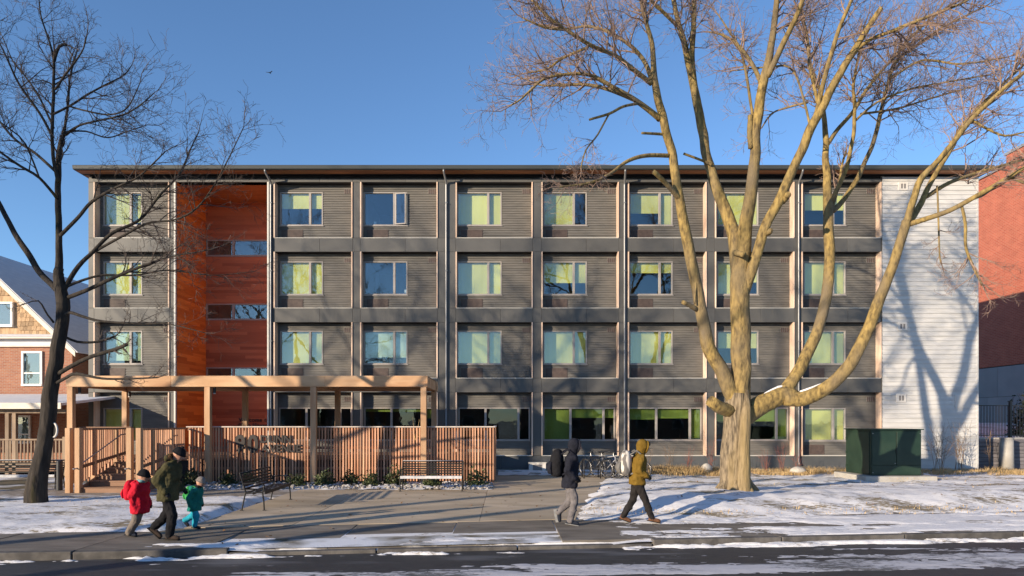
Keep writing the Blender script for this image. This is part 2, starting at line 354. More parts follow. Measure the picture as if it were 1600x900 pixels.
for (xa, xb, ya, yb) in [(-6.3,-4.3,None,-8.35),(-4.3,-.55,None,-8.35),(-.55,None,None,-8.0),(-.55,None,-8.0,-2.9)]:
    xr0 = (XE(-15)+.35 if ya is None else XE(ya)+.35) if xb is None else xb; xr1 = XE(yb)+.35 if xb is None else xb
    y0 = (Ys(xa)+.512, Ys(xr0)+.512) if ya is None else (ya, ya)
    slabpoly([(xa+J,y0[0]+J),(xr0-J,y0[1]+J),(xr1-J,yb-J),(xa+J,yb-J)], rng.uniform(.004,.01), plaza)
walk = empty('path', label='gritty footpath running past the wooden steps', cat='path', kind='structure')
x = -29.0
while x < -6.4:
    slabpoly([(x+J,-10.6),(min(x+2,-6.3)-J,-10.6),(min(x+2,-6.3)-J,-8.36),(x+J,-8.36)], .008+rng.uniform(-.003,.003), walk, m='path'); x += 2
strip = empty('building_apron', label='snow dusted concrete strip at the foot of the facade', cat='path', kind='structure')
x = -.5
while x < 7:
    slabpoly([(x+J,-2.88),(x+1.5-J,-2.88),(x+1.5-J,-.02),(x+J,-.02)], .012, strip, m='path'); x += 1.5

def snow_grid(name, x0, x1, nx, yf0, yf1, ny, zf, m, label, kind='structure', cat='snow'):
    mb = MB()
    for i in range(nx+1):
        x = x0+(x1-x0)*i/nx; ya, yb = yf0(x), yf1(x)
        for j in range(ny+1):
            y = ya+(yb-ya)*j/ny; mb.v.append((x, y, zf(x, y)))
    for i in range(nx):
        for j in range(ny):
            a = i*(ny+1)+j; mb.f.append((a, a+ny+1, a+ny+2, a+1))
    return tag(mb.build(name, m, smooth=True), label, cat, kind=kind)
def fz(x, y, s, o=3, seed=0.0): return noise.fractal(Vector((x*s+seed, y*s, seed*.37)), 0.9, 2.1, o)
def lawn_right(x, y):
    e = min(y-Ys(x)+.25*fz(x,0,.6,2,5)+.05, (x-XE(y))*.5+.13*fz(x,y,1.1,3,9), (26.5-x), (-1.1-y if x > 7 else -3.0-y)+.25*fz(x,0,.8,2,3))
    t = sm(0, .35, e)
    return -.05*(1-t)+t*(lawn_z(x,y)+.075*fz(x,y,.55,3,1)+.022*fz(x,y,3,3,2)+.012)
snow_grid('snowy_lawn', .9, 27, 270, lambda x: Ys(x)-.2, lambda x: -.9, 130, lawn_right, M['snow_lawn'], 'snow covered lawn rising from the pavement to the bare tree', cat='lawn')
def lawn_left(x, y):
    e = min(y-Ys(x)+.3*fz(x,0,.5,2,15)+.05, (-6.3-x)+.3*fz(0,y,.9,2,19)+ .6*min(0,(y+12.2))*.0, -10.55-y+.2*fz(x,0,.8,2,13))
    e = min(e, (-6.0-x)*.8+(y+15.3)*.35+.0)
    t = sm(0, .35, e)
    return -.05*(1-t)+t*(lawn_z(x,y)+.03*fz(x,y,.8,3,11)+.014*fz(x,y,4,3,12)+.012)
snow_grid('snowy_lawn', -24, -5.6, 200, lambda x: Ys(x)-.2, lambda x: -10.3, 80, lawn_left, M['snow_lawn'], 'snow covered verge around the dark leaning tree', cat='lawn')
# trodden snow lying in uneven patches: where the sheet dips under the paving nothing shows
def verge_snow(x, y):
    d = (y-Yk(x)-.1); wr = sm(1.2,3.4,x); w = (sm(0,.12,d)*(1-sm(.45,1.0,d)))*(1-wr)+wr*sm(0,.1,d)*(1-sm(2.2,2.9,d))
    h = .5*fz(x*.45,y*1.4,1.6,4,21)+.18*fz(x,y*2.5,5,3,22)
    cov = -.13+.12*sm(-3,-1,x)+.06*wr-.33*sm(-5.6,-7,x)+.04*wr+.2*sm(3,8,x)-.3*wr*(1-sm(5.5,8,x))*sm(.5,.2,abs(d-1.35))
    base = -.05*sm(-4.6,-3.8,x)*(1-sm(1.6,2.4,x))*(1-sm(.1,1.2,d))
    v = (h+cov)*w-(1-w)*.3
    return base+max(-.04, min(.028, v*.09))
snow_grid('snow', -12, 24, 700, lambda x: Yk(x)+.02, lambda x: Yk(x)+3.0, 90, verge_snow, M['snow'], 'thin trodden snow patches along the pavement edge', kind='stuff')
def gutter_snow(x, y):
    d = Yk(x)-.02-y
    w = (1-sm(.1,.42,d))
    h = .5*fz(x*.5,y*2.5,1.5,4,31)+.2*fz(x,y,7,3,32)
    v = (h+.05+(.12 if x > 2 else -.12))*w-(1-w)*.3
    return -.12+max(-.03, min(.05, v*.16))
snow_grid('snow', -16, 24, 560, lambda x: Yk(x)-.6, lambda x: Yk(x)-.005, 24, gutter_snow, M['snow'], 'narrow ridge of snow lying in the gutter below the kerb', kind='stuff')
def road_snow(x, y):
    d = Yk(x)-y
    track = .5+.5*math.cos(d*3.3+.6*fz(x,0,.15,2,44)+.5)
    h = .55*fz(x*.16,y*2.2,1.4,4,41)+.22*fz(x*1.2,y*4,4,3,42)
    v = h*.6+track*.34-.29+.14*sm(-2,9,x)-.12*sm(-4,-8,x)
    return -.12+max(-.02, min(.012, v*.05))
snow_grid('snow', -13, 22, 520, lambda x: Yk(x)-4.6, lambda x: Yk(x)-.5, 110, road_snow, M['snow_dirty'], 'streaks of packed snow between the tyre tracks on the road', kind='stuff')
def apron_snow(x, y):
    return .012+max(-.02, min(.02, (.5*fz(x,y,1.1,3,51)+.12)*.06))
snow_grid('snow', -.3, 6.9, 90, lambda x: -2.86, lambda x: -.05, 40, apron_snow, M['snow'], 'light snow drift at the foot of the dark facade', kind='stuff')

# ------------------------------------------------------------------ the apartment building
bld = empty('apartment_building', label='four storey grey apartment block with cedar window fins and deep red entrance recess', cat='building')
DEP = 0.37
ROWS = [(0.62,3.33),(3.94,6.33),(6.94,9.35),(9.94,12.33)]
BANDS = [(3.33,3.94),(6.33,6.94),(9.35,9.94),(12.33,12.48)]
BAYS = [(147,265),(428,551),(563,684),(712,832.5),(846,967),(981,1104),(1117,1241),(1252,1377)]
BX = [(FX(a),FX(b)) for a,b in BAYS]
GAPS = [(FX(138),BX[0][0]),(BX[0][1],FX(275)),(FX(418),BX[1][0])]+[(BX[i][1],BX[i+1][0]) for i in range(1,7)]
G3 = .004
def panel(name, x0, x1, z0, z1, y0=0.0, y1=.05, m='panel'):
    return bevel(MB().box(x0+G3, x1-G3, y0, y1, z0+G3, z1-G3).build(name, M[m], bld), .003, 1)
# backing frame behind the panels
bk = MB()
zs = [0.0]+[v for b in BANDS for v in b]
for k,(x0,x1) in enumerate(GAPS): bk.box(x0+.02, x1-.02, .045, .40, .62, 12.48)
for z0,z1 in BANDS:
    for k,(x0,x1) in enumerate(BX): bk.box(x0-.01, x1+.01, .046, .42, z0+.012, z1-.012)
bk.box(FX(275)-.05, FX(418)+.05, .046, .42, 12.345, 12.47)
bk.build('backing_frame', M['backing'], bld)
for (x0,x1) in GAPS:
    for z0,z1 in ROWS: panel('post_panel', x0, x1, z0, z1)
    for z0,z1 in BANDS: panel('band_panel', x0, x1, z0, z1, -.002, .048)
for (x0,x1) in BX:
    xm = x0+(x1-x0)*.58
    for z0,z1 in BANDS:
        panel('band_panel', x0, xm, z0, z1, -.002, .048); panel('band_panel', xm, x1, z0, z1, -.002, .048)
        if z1 < 12: MB().box(x0+.01, x1-.01, -.022, .03, z1-.012, z1+.012).build('sill_flashing', M['trim_light'], bld)
    MB().box(x0+.01, x1-.01, -.03, .36, .606, .632).build('sill_flashing', M['trim_light'], bld)
    panel('plinth_panel', x0, xm, .05, .60, .03, .08, 'plinth'); panel('plinth_panel', xm, x1, .05, .60, .03, .08, 'plinth')
for (x0,x1) in GAPS: panel('plinth_panel', x0, x1, .05, .618, .03, .08, 'plinth')
panel('band_panel', FX(275), FX(350), 12.33, 12.48, -.002, .048); panel('band_panel', FX(350), FX(418), 12.33, 12.48, -.002, .048)
MB().box(FX(138)+.02, FX(1378), .08, .3, -.1, .6).build('foundation', M['concrete'], bld)
# cladding in lapped courses, cut around its window
def courses(mb, x0, x1, z0, z1, pitch, y, lap=.014, holes=()):
    k = 0; z = z0
    while z < z1-1e-4:
        t = min(z+pitch, z1)
        cuts = sorted({z, t, *[h for hh in holes for h in (hh[2],hh[3]) if z < h < t]})
        for a,b in zip(cuts, cuts[1:]):
            segs = [(x0,x1)]
            for hx0,hx1,hz0,hz1 in holes:
                if hz0 < b-1e-6 and hz1 > a+1e-6:
                    ns = []
                    for s0,s1 in segs:
                        if hx0 > s0: ns.append((s0,min(s1,hx0)))
                        if hx1 < s1: ns.append((max(s0,hx1),s1))
                    segs = [q for q in ns if q[1]-q[0] > .005]
            ya = y-lap*(1-(a-z)/pitch); yb = y-lap*(1-(b-z)/pitch)
            for s0,s1 in segs:
                mb.quad((s0,ya,a),(s1,ya,a),(s1,yb,b),(s0,yb,b))
                if a == z: mb.quad((s0,y,a),(s1,y,a),(s1,ya,a),(s0,ya,a))
        z = t
def window(x0, x1, z0, z1, y, mull, blinds, glass='glass', open_last=False, parent=bld, fm='frame', fw=.055, mw=.1):
    f = MB()
    f.box(x0, x1, y-.035, y+.10, z0, z0+fw); f.box(x0, x1, y-.035, y+.10, z1-fw, z1)
    f.box(x0, x0+fw, y-.034, y+.10, z0+fw, z1-fw); f.box(x1-fw, x1, y-.034, y+.10, z0+fw, z1-fw)
    xs = [x0+fw]+[x0+(x1-x0)*t for t in mull]+[x1-fw]
    for t in mull: f.box(x0+(x1-x0)*t-mw/2, x0+(x1-x0)*t+mw/2, y-.036, y+.08, z0+fw, z1-fw)
    o = f.build('window', M[fm], parent); bevel(o, .006, 1)
    MB().box(x0-.03, x1+.03, y-.06, y-.02, z0-.03, z0-.002).build('sill', M[fm], o)
    for i in range(len(xs)-1):
        a = xs[i]+(mw/2 if i else 0); b = xs[i+1]-(mw/2 if i < len(xs)-2 else 0)
        if open_last and i == len(xs)-2:
            p = empty('open_casement', (a,y-.03,0)); p.parent = o
            p2 = MB().box(.0, b-a, -.02, .02, z0+fw, z0+fw+.04).box(0,b-a,-.02,.02,z1-fw-.04,z1-fw).box(0,.04,-.02,.02,z0+fw+.04,z1-fw-.04).box(b-a-.04,b-a,-.02,.02,z0+fw+.04,z1-fw-.04).build('sash', M[fm], o)
            p2.location = (a,y-.04,0); p2.rotation_euler = (0,0,R(-11)); bpy.data.objects.remove(p)
            p3 = MB().box(.04, b-a-.04, -.004, .004, z0+fw+.04, z1-fw-.04).build('pane', M[glass], o); p3.location = (a,y-.04,0); p3.rotation_euler = (0,0,R(-11))
        else:
            MB().box(a, b, y+.02, y+.028, z0+fw, z1-fw).build('pane', M[glass], o)
        bl = blinds[i] if i < len(blinds) else 0
        if bl:
            zb = z1-fw-(z1-z0-2*fw)*abs(bl)
            so = MB().box(a-.02, b+.02, y+.13, y+.134, zb, z1-fw+.02).box(a-.02, b+.02, y+.122, y+.142, zb-.02, zb-.001).build('roller_blind', M['blind' if bl > 0 else 'blind_pale'], o)
    return o
UPW = [(162,223),(438,505),(568,637),(714,784),(848.5,917),(983,1051),(1120,1185),(1255,1321)]
BL = {3:[(1,.9),(.45,.45),(0,0),(1,1),(1,.0),(.6,1),(1,1),(.5,.5)],
      2:[(1,1),(1,1),(0,0),(1,1),(.62,.62),(.3,.3),(1,.6),(1,1)],
      1:[(-.9,-.9),(1,1),(-.8,-.8),(1,1),(1,1),(1,1),(.5,.5),(1,1)]}
YW = DEP
M['pot'] = mat('white_pot', (.6,.58,.55), rough=0.5)
for px,py,lb,leafy_ in ((588,353,'white mug on the top floor sill beside the open casement',0),(636,459,'small white jar on the sill of the blind-free window',0),(603,567,'dark potted plant on the sill above the pergola',1)):
    p = P(px-2, py, YW+.1); t = empty('sill_jar' if not leafy_ else 'potted_plant', (p.x,YW+.085,p.z+.02), 0, lb, 'plant' if leafy_ else 'jar')
    MB().loft([(0,0,0,.045,.03),(0,0,.15,.06,.035)], 12).build('pot', M['pot' if not leafy_ else 'grille'], t, smooth=True)
    q = MB()
    for k in range(14 if leafy_ else 1):
        a_ = k*2.4; q.tube([(0,0,.14),(.05*math.cos(a_),.015*math.sin(a_),.2),(.15*math.cos(a_),.03*math.sin(a_),.22+.05*math.sin(k))], [.01,.012,.004], 4)
    q.build('leaves' if leafy_ else 'handle', M['backing'], t)
gr_m = MB()
def grille(x0, x1, z0, z1, y, name, m, n, vert=False, m2=None):
    q = MB(); q.box(x0, x1, y-.012, y+.01, z0, z1)
    o = q.build(name, M[m], bld)
    d = MB()
    for i in range(n):
        if vert:
            a = x0+(x1-x0)*(i+.5)/n; w = (x1-x0)/n*.32
            d.box(a-w, a+w, y-.028, y-.010, z0+.02, z1-.02)
        else:
            a = z0+(z1-z0)*(i+.5)/n; h = (z1-z0)/n*.30
            d.box(x0+.02, x1-.02, y-.028, y-.010, a-h, a+h)
    d.build('louvre', M[m2 or m], o, kind='stuff')
    return o
for i,(x0,x1) in enumerate(BX):
    xa, xb = x0+.05, x1-.05
    for r,(z0,z1) in enumerate(ROWS):
        for s,(fa,fb) in enumerate(((x0,x0+.05),(x1-.05,x1))):
            bevel(MB().box(fa, fb, -.045, DEP+.03, z0+.012, z1-.001).build('fin', M['fin'], bld), .004, 1)
        if r > 0 or i in (0,7):
            px = UPW[i]; s_ = S(YW)
            wx0, wx1 = (px[0]-VPX)/s_, (px[1]-VPX)/s_
            if r == 0 and i == 7: wx0, wx1 = (1256-VPX)/s_, (1321-VPX)/s_
            wz0, wz1 = (z0+.62, z0+2.08) if r else ((1.24, 2.67))
            b_ = BL[r][i] if r else (1,1)
            window(wx0, wx1, wz0, wz1, YW, [.70], b_, open_last=(r == 3 and i == 2))
            hol = [(wx0,wx1,wz0,wz1)]
            gx0 = xa+.04; gz0 = z0+.04
            grille(gx0+.12, gx0+1.06, gz0, gz0+.42, YW-.012, 'air_conditioner_grille', 'grille', 9)
            hol.append((gx0+.12,gx0+1.06,gz0,gz0+.42))
        else:
            s_ = S(YW); wx0, wx1 = xa+.04, xb-.06
            wz0, wz1 = 1.26, 2.69
            bb = {1:(0,0,0),2:(.08,.08,.3),3:(0,0,0),4:(1,.28,.28),5:(.34,.30,.95),6:(.4,.4,.9)}[i]
            window(wx0, wx1, wz0, wz1, YW, [.38,.84], bb, 'glass_dark')
            hol = [(wx0,wx1,wz0,wz1)]
        grille(xb-.40, xb-.06, z1-.40, z1-.17, YW-.012, 'vent_grille', 'vent', 4, True, 'grille')
        q = MB(); courses(q, xa, xb, z0, z1, .105, YW, .03, hol)
        q.build('siding', M['siding'], bld, kind='stuff')
# deep red recess
RX0, RX1, RY = FX(275)+.0, FX(418), 2.87
q = MB()
def boards(mb, a, b, z0, z1, pitch, fn):
    z = z0
    while z < z1-1e-4:
        t = min(z+pitch-.022, z1)
        mb.quad(fn(a,z,0), fn(b,z,0), fn(b,t,0), fn(a,t,0))
        if z+pitch < z1:
            mb.quad(fn(a,t,0), fn(b,t,0), fn(b,t,.01), fn(a,t,.01)); mb.quad(fn(a,t,.01), fn(b,t,.01), fn(b,z+pitch,.01), fn(a,z+pitch,.01)); mb.quad(fn(a,z+pitch,.01), fn(b,z+pitch,.01), fn(b,z+pitch,0), fn(a,z+pitch,0))
        z += pitch
SW = []                                                                   # strip windows on the back wall
for ya, yb in ((374.5,400),(474.5,499.5),(574,600)):
    s_ = S(RY); SW.append((CAM_H-(yb-HOR)/s_, CAM_H-(ya-HOR)/s_))
zc = .1
for (a,b) in SW[::-1]+[(12.36,12.36)]:
    boards(q, RX0+.02, RX1, zc, a, .14, lambda x,z,d: (x,RY+d,z)); zc = b
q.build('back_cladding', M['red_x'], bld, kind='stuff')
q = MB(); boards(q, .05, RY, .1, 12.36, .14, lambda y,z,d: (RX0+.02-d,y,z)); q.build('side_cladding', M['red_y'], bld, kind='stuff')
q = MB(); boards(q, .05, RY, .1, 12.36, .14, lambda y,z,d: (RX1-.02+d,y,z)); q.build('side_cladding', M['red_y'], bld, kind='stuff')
MB().box(RX0+.02, RX1-.02, .05, RY, 12.345, 12.40).build('recess_ceiling', M['soffit'], bld)
for (a,b) in SW: window(RX0+.03, RX1-.03, a, b, RY+.03, [.33], (0,0), 'glass')
for xa_,w in ((RX0-.07,.07),(RX1,.07)): bevel(MB().box(xa_, xa_+w, -.05, .06, .62, 12.33).build('corner_trim', M['trim_light'], bld), .004, 1)
# blank white section
WX0, WX1 = FX(1378), FX(1527)
q = MB(); courses(q, WX0, WX1-.05, .08, 12.55, .195, -.02, .028); q.build('white_siding', M['white_siding'], bld, kind='stuff')
MB().box(WX1-.05, WX1+.02, -.05, .03, .06, 12.56).build('corner_trim', M['white_siding'], bld)
MB().box(WX0-.01, WX1, -.03, .05, .0, .075).build('foundation', M['concrete'], bld)
def plate(px, py, w, h, n, vert=False):
    p = P(px, py, -.04); o = MB().box(p.x-w/2, p.x+w/2, -.065, -.03, p.z-h/2, p.z+h/2).build('wall_vent', M['vent_white'], bld); bevel(o,.006,1)
    d = MB()
    for i in range(n):
        if vert: a = p.x-w*.3+w*.6*(i+.5)/n; d.box(a-w*.6/n*.33, a+w*.6/n*.33, -.072, -.06, p.z-h*.3, p.z+h*.3)
        else: a = p.z-h*.4+h*.8*(i+.5)/n; d.box(p.x-w*.4, p.x+w*.4, -.085, -.06, a-h*.8/n*.28, a+h*.8/n*.28)
    d.build('louvre', M['vent'] if vert else M['vent_white'], o)
plate(1408,622,.42,.36,2,True); plate(1503.5,627,.62,.56,5); plate(1410,510,.42,.34,2,True); plate(1411,291,.42,.34,2,True)
# shell, floors, partitions, roof
LX, BYK = FX(138), 15.0
MB().box(LX, LX+.12, .05, BYK, -.1, 12.6).build('side_wall', M['siding'], bld)
MB().box(WX1-.12, WX1-.001, .03, BYK, -.1, 12.6).build('side_wall', M['white_siding'], bld)
MB().box(LX+.12, WX1-.12, BYK-.2, BYK, -.1, 12.6).build('rear_wall', M['interior'], bld)
MB().box(WX0, WX0+.12, .03, 6, .1, 12.6).build('partition', M['interior'], bld)
for zf in (0.02,3.45,6.45,9.45,12.40):
    for a,b in ((LX+.12,RX0-.03),(RX1+.03,WX0)): MB().box(a, b, .43, 6.0, zf, zf+.2).build('floor_slab', M['interior'], bld)
for a,b in ((LX+.12,RX0-.03),(RX1+.03,WX0)): MB().box(a, b, 5.0, 5.2, .1, 12.6).build('inner_wall', M['interior'], bld)
for xx in [RX0-.02, RX1+.0]: MB().box(xx-.08 if xx < RX0 else xx+.005, xx if xx < RX0 else xx+.085, .06, 6, .1, 12.6).build('partition', M['interior'], bld)
for i in range(1,7):
    xm = (BX[i][1]+BX[i+1][0])/2; MB().box(xm-.06, xm+.06, .42, 5.0, .22, 12.4).build('partition', M['interior'], bld)
MB().box(RX0-.02, RX1+.02, RY+1.6, RY+1.8, .1, 12.6).build('inner_wall', M['interior'], bld)
RXa, RXb, OV = -18.12, 20.45, .56
MB().box(RXa+.02, RXb-.02, -OV+.02, BYK+.4, 12.66, 12.80).build('roof', M['roofing'], bld)
for i in range(60):                                                        # soffit boards joined below
    pass
q = MB(); y = -OV+.03
while y < -.24: q.box(RXa+.03, RXb-.03, y, y+.128, 12.632, 12.658); y += .135
q.build('soffit', M['soffit'], bld, kind='stuff')
MB().box(RXa+.03, RXb-.03, y+.005, .11, 12.636, 12.657).build('eave_shade_board', M['backing'], bld)  # near-black board behind the cedar: eave shade put into the colour
MB().box(RXa+.03, LX, .06, BYK, 12.635, 12.656).build('soffit', M['soffit'], bld)
MB().box(LX+.01, WX1, .12, .3, 12.47, 12.631).build('frieze', M['backing'], bld)  # dark strip under the eave, its shade put into the colour
gt = MB(); prof = [(0,12.80),(-.02,12.815),(-.11,12.815),(-.125,12.79),(-.10,12.67),(-.06,12.645),(0,12.645)]
gt.prism([(RXa,-OV+p[0],p[1]) for p in prof], (RXb-RXa,0,0)); gt.build('gutter', M['gutter'], bld)
MB().box(RXa, RXa+.02, -OV, BYK+.4, 12.64, 12.81).build('fascia', M['gutter'], bld); MB().box(RXb-.02, RXb, -OV, BYK+.4, 12.64, 12.81).build('fascia', M['gutter'], bld)
for px in (424,697.5,975.5,1247):
    xx = FX(px)
    d = MB().tube([(xx-.06,-OV-.06,12.66),(xx-.06,-OV-.04,12.56),(xx,-.10,12.30),(xx,-.07,12.18),(xx,-.07,.35),(xx,-.16,.24)], .043, 10)
    o = d.build('downspout', M['downspout'], bld, smooth=True)
    for zz in (11.4,8.5,5.5,2.6): MB().box(xx-.06, xx+.06, -.12, -.001, zz, zz+.03).build('bracket', M['downspout'], o)
pv = P(839.5, 731, -.35)
vb = empty('vent_box', (pv.x,-.35,0), label='small pale vent box on the ground against the dark plinth', cat='vent box')
bevel(MB().box(-.36,.36,-.15,.2,0,.33).build('casing', M['vent_white'], vb),.008,1); MB().box(-.19,.19,-.165,-.14,.03,.27).build('grille', M['vent'], vb); MB().box(-.38,.38,-.17,.22,.33,.36).build('lid', M['trim_light'], vb)

# words on the red wall
def letters(parent, txt, loc, size, m, depth=.02, yrot=0, space=1.0, bold=0.0):
    x = 0.0
    for ch in txt:
        if ch == ' ': x += size*.32; continue
        c = bpy.data.curves.new('letter','FONT'); c.body = ch; c.size = size; c.extrude = depth; c.offset = bold; c.resolution_u = 3
        t = bpy.data.objects.new('letter', c); COL.objects.link(t)
        bpy.context.view_layer.update(); me = bpy.data.meshes.new_from_object(t.evaluated_get(bpy.context.evaluated_depsgraph_get())); bpy.data.objects.remove(t)
        xs = [v.co.x for v in me.vertices]; w = max(xs)-min(xs)
        me.materials.clear(); me.materials.append(M[m])
        o = inst('letter', me, parent, (loc[0]+x-min(xs), loc[1], loc[2]), (R(90),0,0)); x += (w+size*.09)*space
    return x
pw = P(373, 661, RY-.03)
ws = empty('wall_lettering', (pw.x,RY-.03,0), label='small dark words Welcome to Dunn House on the red recess wall', cat='lettering')
letters(ws, 'Welcome to', (0,0,CAM_H-(660.5-HOR)/S(RY)+.05), .26, 'letter', .012, bold=.004); letters(ws, 'Dunn House', (0,0,CAM_H-(668-HOR)/S(RY)+.02), .26, 'letter', .012, bold=.004)
# ------------------------------------------------------------------ deck, steps, slatted fence, pergola
FY = -6.05
fence = empty('slatted_fence', (0,FY,0), label='tall fence of vertical cedar slats with a pale frosted top board', cat='fence')
rg = random.Random(11)
sl_me = [MB().box(-w/2, w/2, -.02, .02, 0, 1).mesh('slat', M['slat']) for w in (.046,.05,.054)]
x = -10.72; FXR = -.40
while x < FXR:
    z0 = .07+rg.uniform(-.012,.012)
    inst('slat', rg.choice(sl_me), fence, (x+rg.uniform(-.006,.006), rg.uniform(-.004,.004), z0), (0,rg.uniform(-.004,.004),rg.uniform(-.02,.02)), (1,1,1.885-z0)); x += .1
for zz in (.45,1.15,1.78): MB().box(-10.8, FXR, .024, .062, zz, zz+.09).build('rail', M['deck'], fence)
MB().box(-10.82, FXR+.05, -.06, .07, 1.888, 1.925).build('cap_board', M['cap'], fence)
for xx in (-9.1,-7.3,-5.5,-3.7,-1.9,-.46): MB().box(xx-.045, xx+.045, .064, .15, 0, 1.88).build('fence_post', M['deck'], fence)
y = .12
while y < 2.9:                                                            # return towards the building
    inst('slat', sl_me[1], fence, (FXR+.02, y, .07), (0,0,R(90)), (1,1,1.81)); y += .1
MB().box(FXR-.06, FXR-.02, .1, 2.95, 1.15, 1.24).build('rail', M['deck'], fence)
MB().box(FXR-.04, FXR+.06, .071, 3.0, 1.888, 1.925).build('cap_board', M['cap'], fence)
# steps
st = empty('wooden_steps', (-11.7,-9.3,0), label='dark wooden steps rising between two slatted railings', cat='steps')
for i in range(5):
    y0 = i*.42
    for k in range(2): MB().box(-.72,.72, y0+k*.205, y0+k*.205+.195, .16*(i+1)-.035, .16*(i+1)).build('tread', M['deck'], st)
    MB().box(-.72,.72, y0+.02, y0+.045, .16*i+.001, .16*(i+1)-.037).build('riser', M['deck'], st)
for sx in (-1,1): MB().prism([(sx*.77,.0,.0),(sx*.77,2.1,.0),(sx*.77,2.1,.84),(sx*.77,.0,.14)], (-sx*.045,0,0)).build('stringer', M['deck'], st)
def rail_y(name, X, label):
    t = empty(name, (X,-9.3,0), label=label, cat='railing')
    for dx in (-.14,.14):
        bevel(MB().box(dx-.075, dx+.075, -.08, .08, 0, 1.90).build('post', M['cedar_post'], t), .008, 1)
    MB().box(-.065,.065,.9,1.0,.3,1.84).build('post', M['cedar_post'], t); MB().box(-.065,.065,2.1,2.2,.5,1.84).build('post', M['cedar_post'], t)
    y = .18
    while y < 3.1:
        zb = .16+.38*min(max(y-.1,0),2.1)
        inst('slat', sl_me[0], t, (0,y,zb), (0,0,R(90)), (1,1,1.84-zb)); y += .115
    MB().box(-.05,.05,.082,3.15,1.842,1.885).build('top_rail', M['deck'], t)
    MB().bar((.04,.1,.72),(.04,3.1,1.12),.04,.09).build('mid_rail', M['deck'], t)
    sgn = 1 if X < -12 else -1
    MB().tube([(sgn*.14,-.25,.72),(sgn*.14,-.1,.72),(sgn*.14,.15,.86),(sgn*.14,2.2,1.66),(sgn*.14,2.5,1.68)], .02, 8).build('handrail', M['steel'], t, smooth=True)
    return t
rail_y('step_railing', -12.6, 'receding slatted railing on the outer side of the wooden steps')
rail_y('step_railing', -10.82, 'slatted railing between the wooden steps and the long fence')
fr = empty('deck_railing', (0,FY,0), label='short run of slats behind the steps under the pergola corner', cat='railing')
x = -14.4
while x < -12.8: inst('slat', sl_me[0], fr, (x,0,.07), (0,0,0), (1,1,1.8)); x += .115
MB().box(-14.5,-12.7,.024,.06,1.1,1.2).build('rail', M['deck'], fr); MB().box(-14.5,-12.7,-.05,.06,1.875,1.91).build('top_rail', M['deck'], fr)
dk = empty('deck', (0,-3.2,0), label='raised timber deck behind the slatted fence', cat='deck')
y = -2.65
bd_me = MB().box(-14.5, -.6, 0, .14, .76, .80).mesh('board', M['deck'])
while y < 2.9: inst('board', bd_me, dk, (0,y,0)); y += .147
MB().box(-14.4,-.7,-2.6,2.9,.02,.755).build('frame', M['backing'], dk)
# pergola
pg = empty('pergola', (0,-4.6,0), label='flat roofed cedar pergola on square posts over the deck', cat='pergola')
PX = (-14.6,-10.0,-6.45,-2.75); YF, YB = -6.27+4.6, -3.0+4.6
for xx in PX:
    for yy in (YF,YB): bevel(MB().box(xx-.095, xx+.095, yy-.095, yy+.095, 0, 3.25).build('post', M['cedar_post'], pg), .01, 2)
xs = [PX[0]-.12, PX[1]-1.2, PX[2]+.4, PX[3]+.14]
for yy,nm in ((YF,'beam'),(YB,'beam')):
    for a,b in zip(xs, xs[1:]): bevel(MB().box(a+.002, b-.002, yy-.10, yy+.10, 3.252, 3.62).build(nm, M['cedar_new'], pg), .008, 2)
for xx in (PX[0],PX[1],PX[2],PX[3]):
    bevel(MB().box(xx-.09, xx+.09, YF+.102, YB-.102, 3.255, 3.60).build('cross_beam', M['cedar_new'], pg), .006, 1)
y = YF+.14
rb_me = MB().box(xs[0]+.05, xs[-1]-.05, 0, .16, 3.602, 3.635).mesh('roof_board', M['deck'])
while y < YB-.25: inst('roof_board', rb_me, pg, (0,y,0)); y += .165
for xx,yy in ((PX[0]+.2,YF+.12),(PX[0]+.18,YB-.05),(PX[1]+.16,YF+.12)):
    o = MB().tube([(xx,yy,3.24),(xx,yy,3.05)], .05, 10).build('spotlight', M['black_metal'], pg); MB().tube([(xx,yy,3.06),(xx,yy,3.02)], .044, 10).build('lens', M['trim_light'], o)
# address letters on the fence
ad = empty('address_sign', (P(367,0,FY-.08).x,FY-.06,0), label='raised dark letters reading 90 DUNN AVENUE on the slatted fence', cat='sign')
def letters_fit(parent, txt, px0, px1, py0, py1, Y, m, depth, bold, sp=.06):
    s = S(Y); x0 = (px0-VPX)/s; x1 = (px1-VPX)/s; zt = CAM_H-(py0-HOR)/s; zb = CAM_H-(py1-HOR)/s
    hold = []; x = 0.0
    for ch in txt:
        c = bpy.data.curves.new('letter','FONT'); c.body = ch; c.size = 1; c.extrude = depth; c.offset = bold; c.resolution_u = 4
        t = bpy.data.objects.new('letter', c); COL.objects.link(t)
        bpy.context.view_layer.update(); me = bpy.data.meshes.new_from_object(t.evaluated_get(bpy.context.evaluated_depsgraph_get())); bpy.data.objects.remove(t)
        xs_ = [v.co.x for v in me.vertices]; ys_ = [v.co.y for v in me.vertices]
        hold.append((me, x-min(xs_), min(ys_), max(ys_))); x += max(xs_)-min(xs_)+sp
    kx = (x1-x0)/(x-sp)
    for me,dx,ya,yb in hold:
        k = (zt-zb)/(yb-ya)
        me.materials.clear(); me.materials.append(M[m])
        inst('letter', me, parent, (x0+dx*kx-parent.location.x, 0, zb-ya*k), (R(90),0,0), (kx,k,1))
letters_fit(ad, '90', 367, 403.5, 679, 708, FY-.06, 'letter', .018, .035, .12)
letters_fit(ad, 'DUNN', 407, 455, 680, 692, FY-.06, 'letter', .018, .03)
letters_fit(ad, 'AVENUE', 408, 470, 694.5, 707, FY-.06, 'letter', .018, .03)

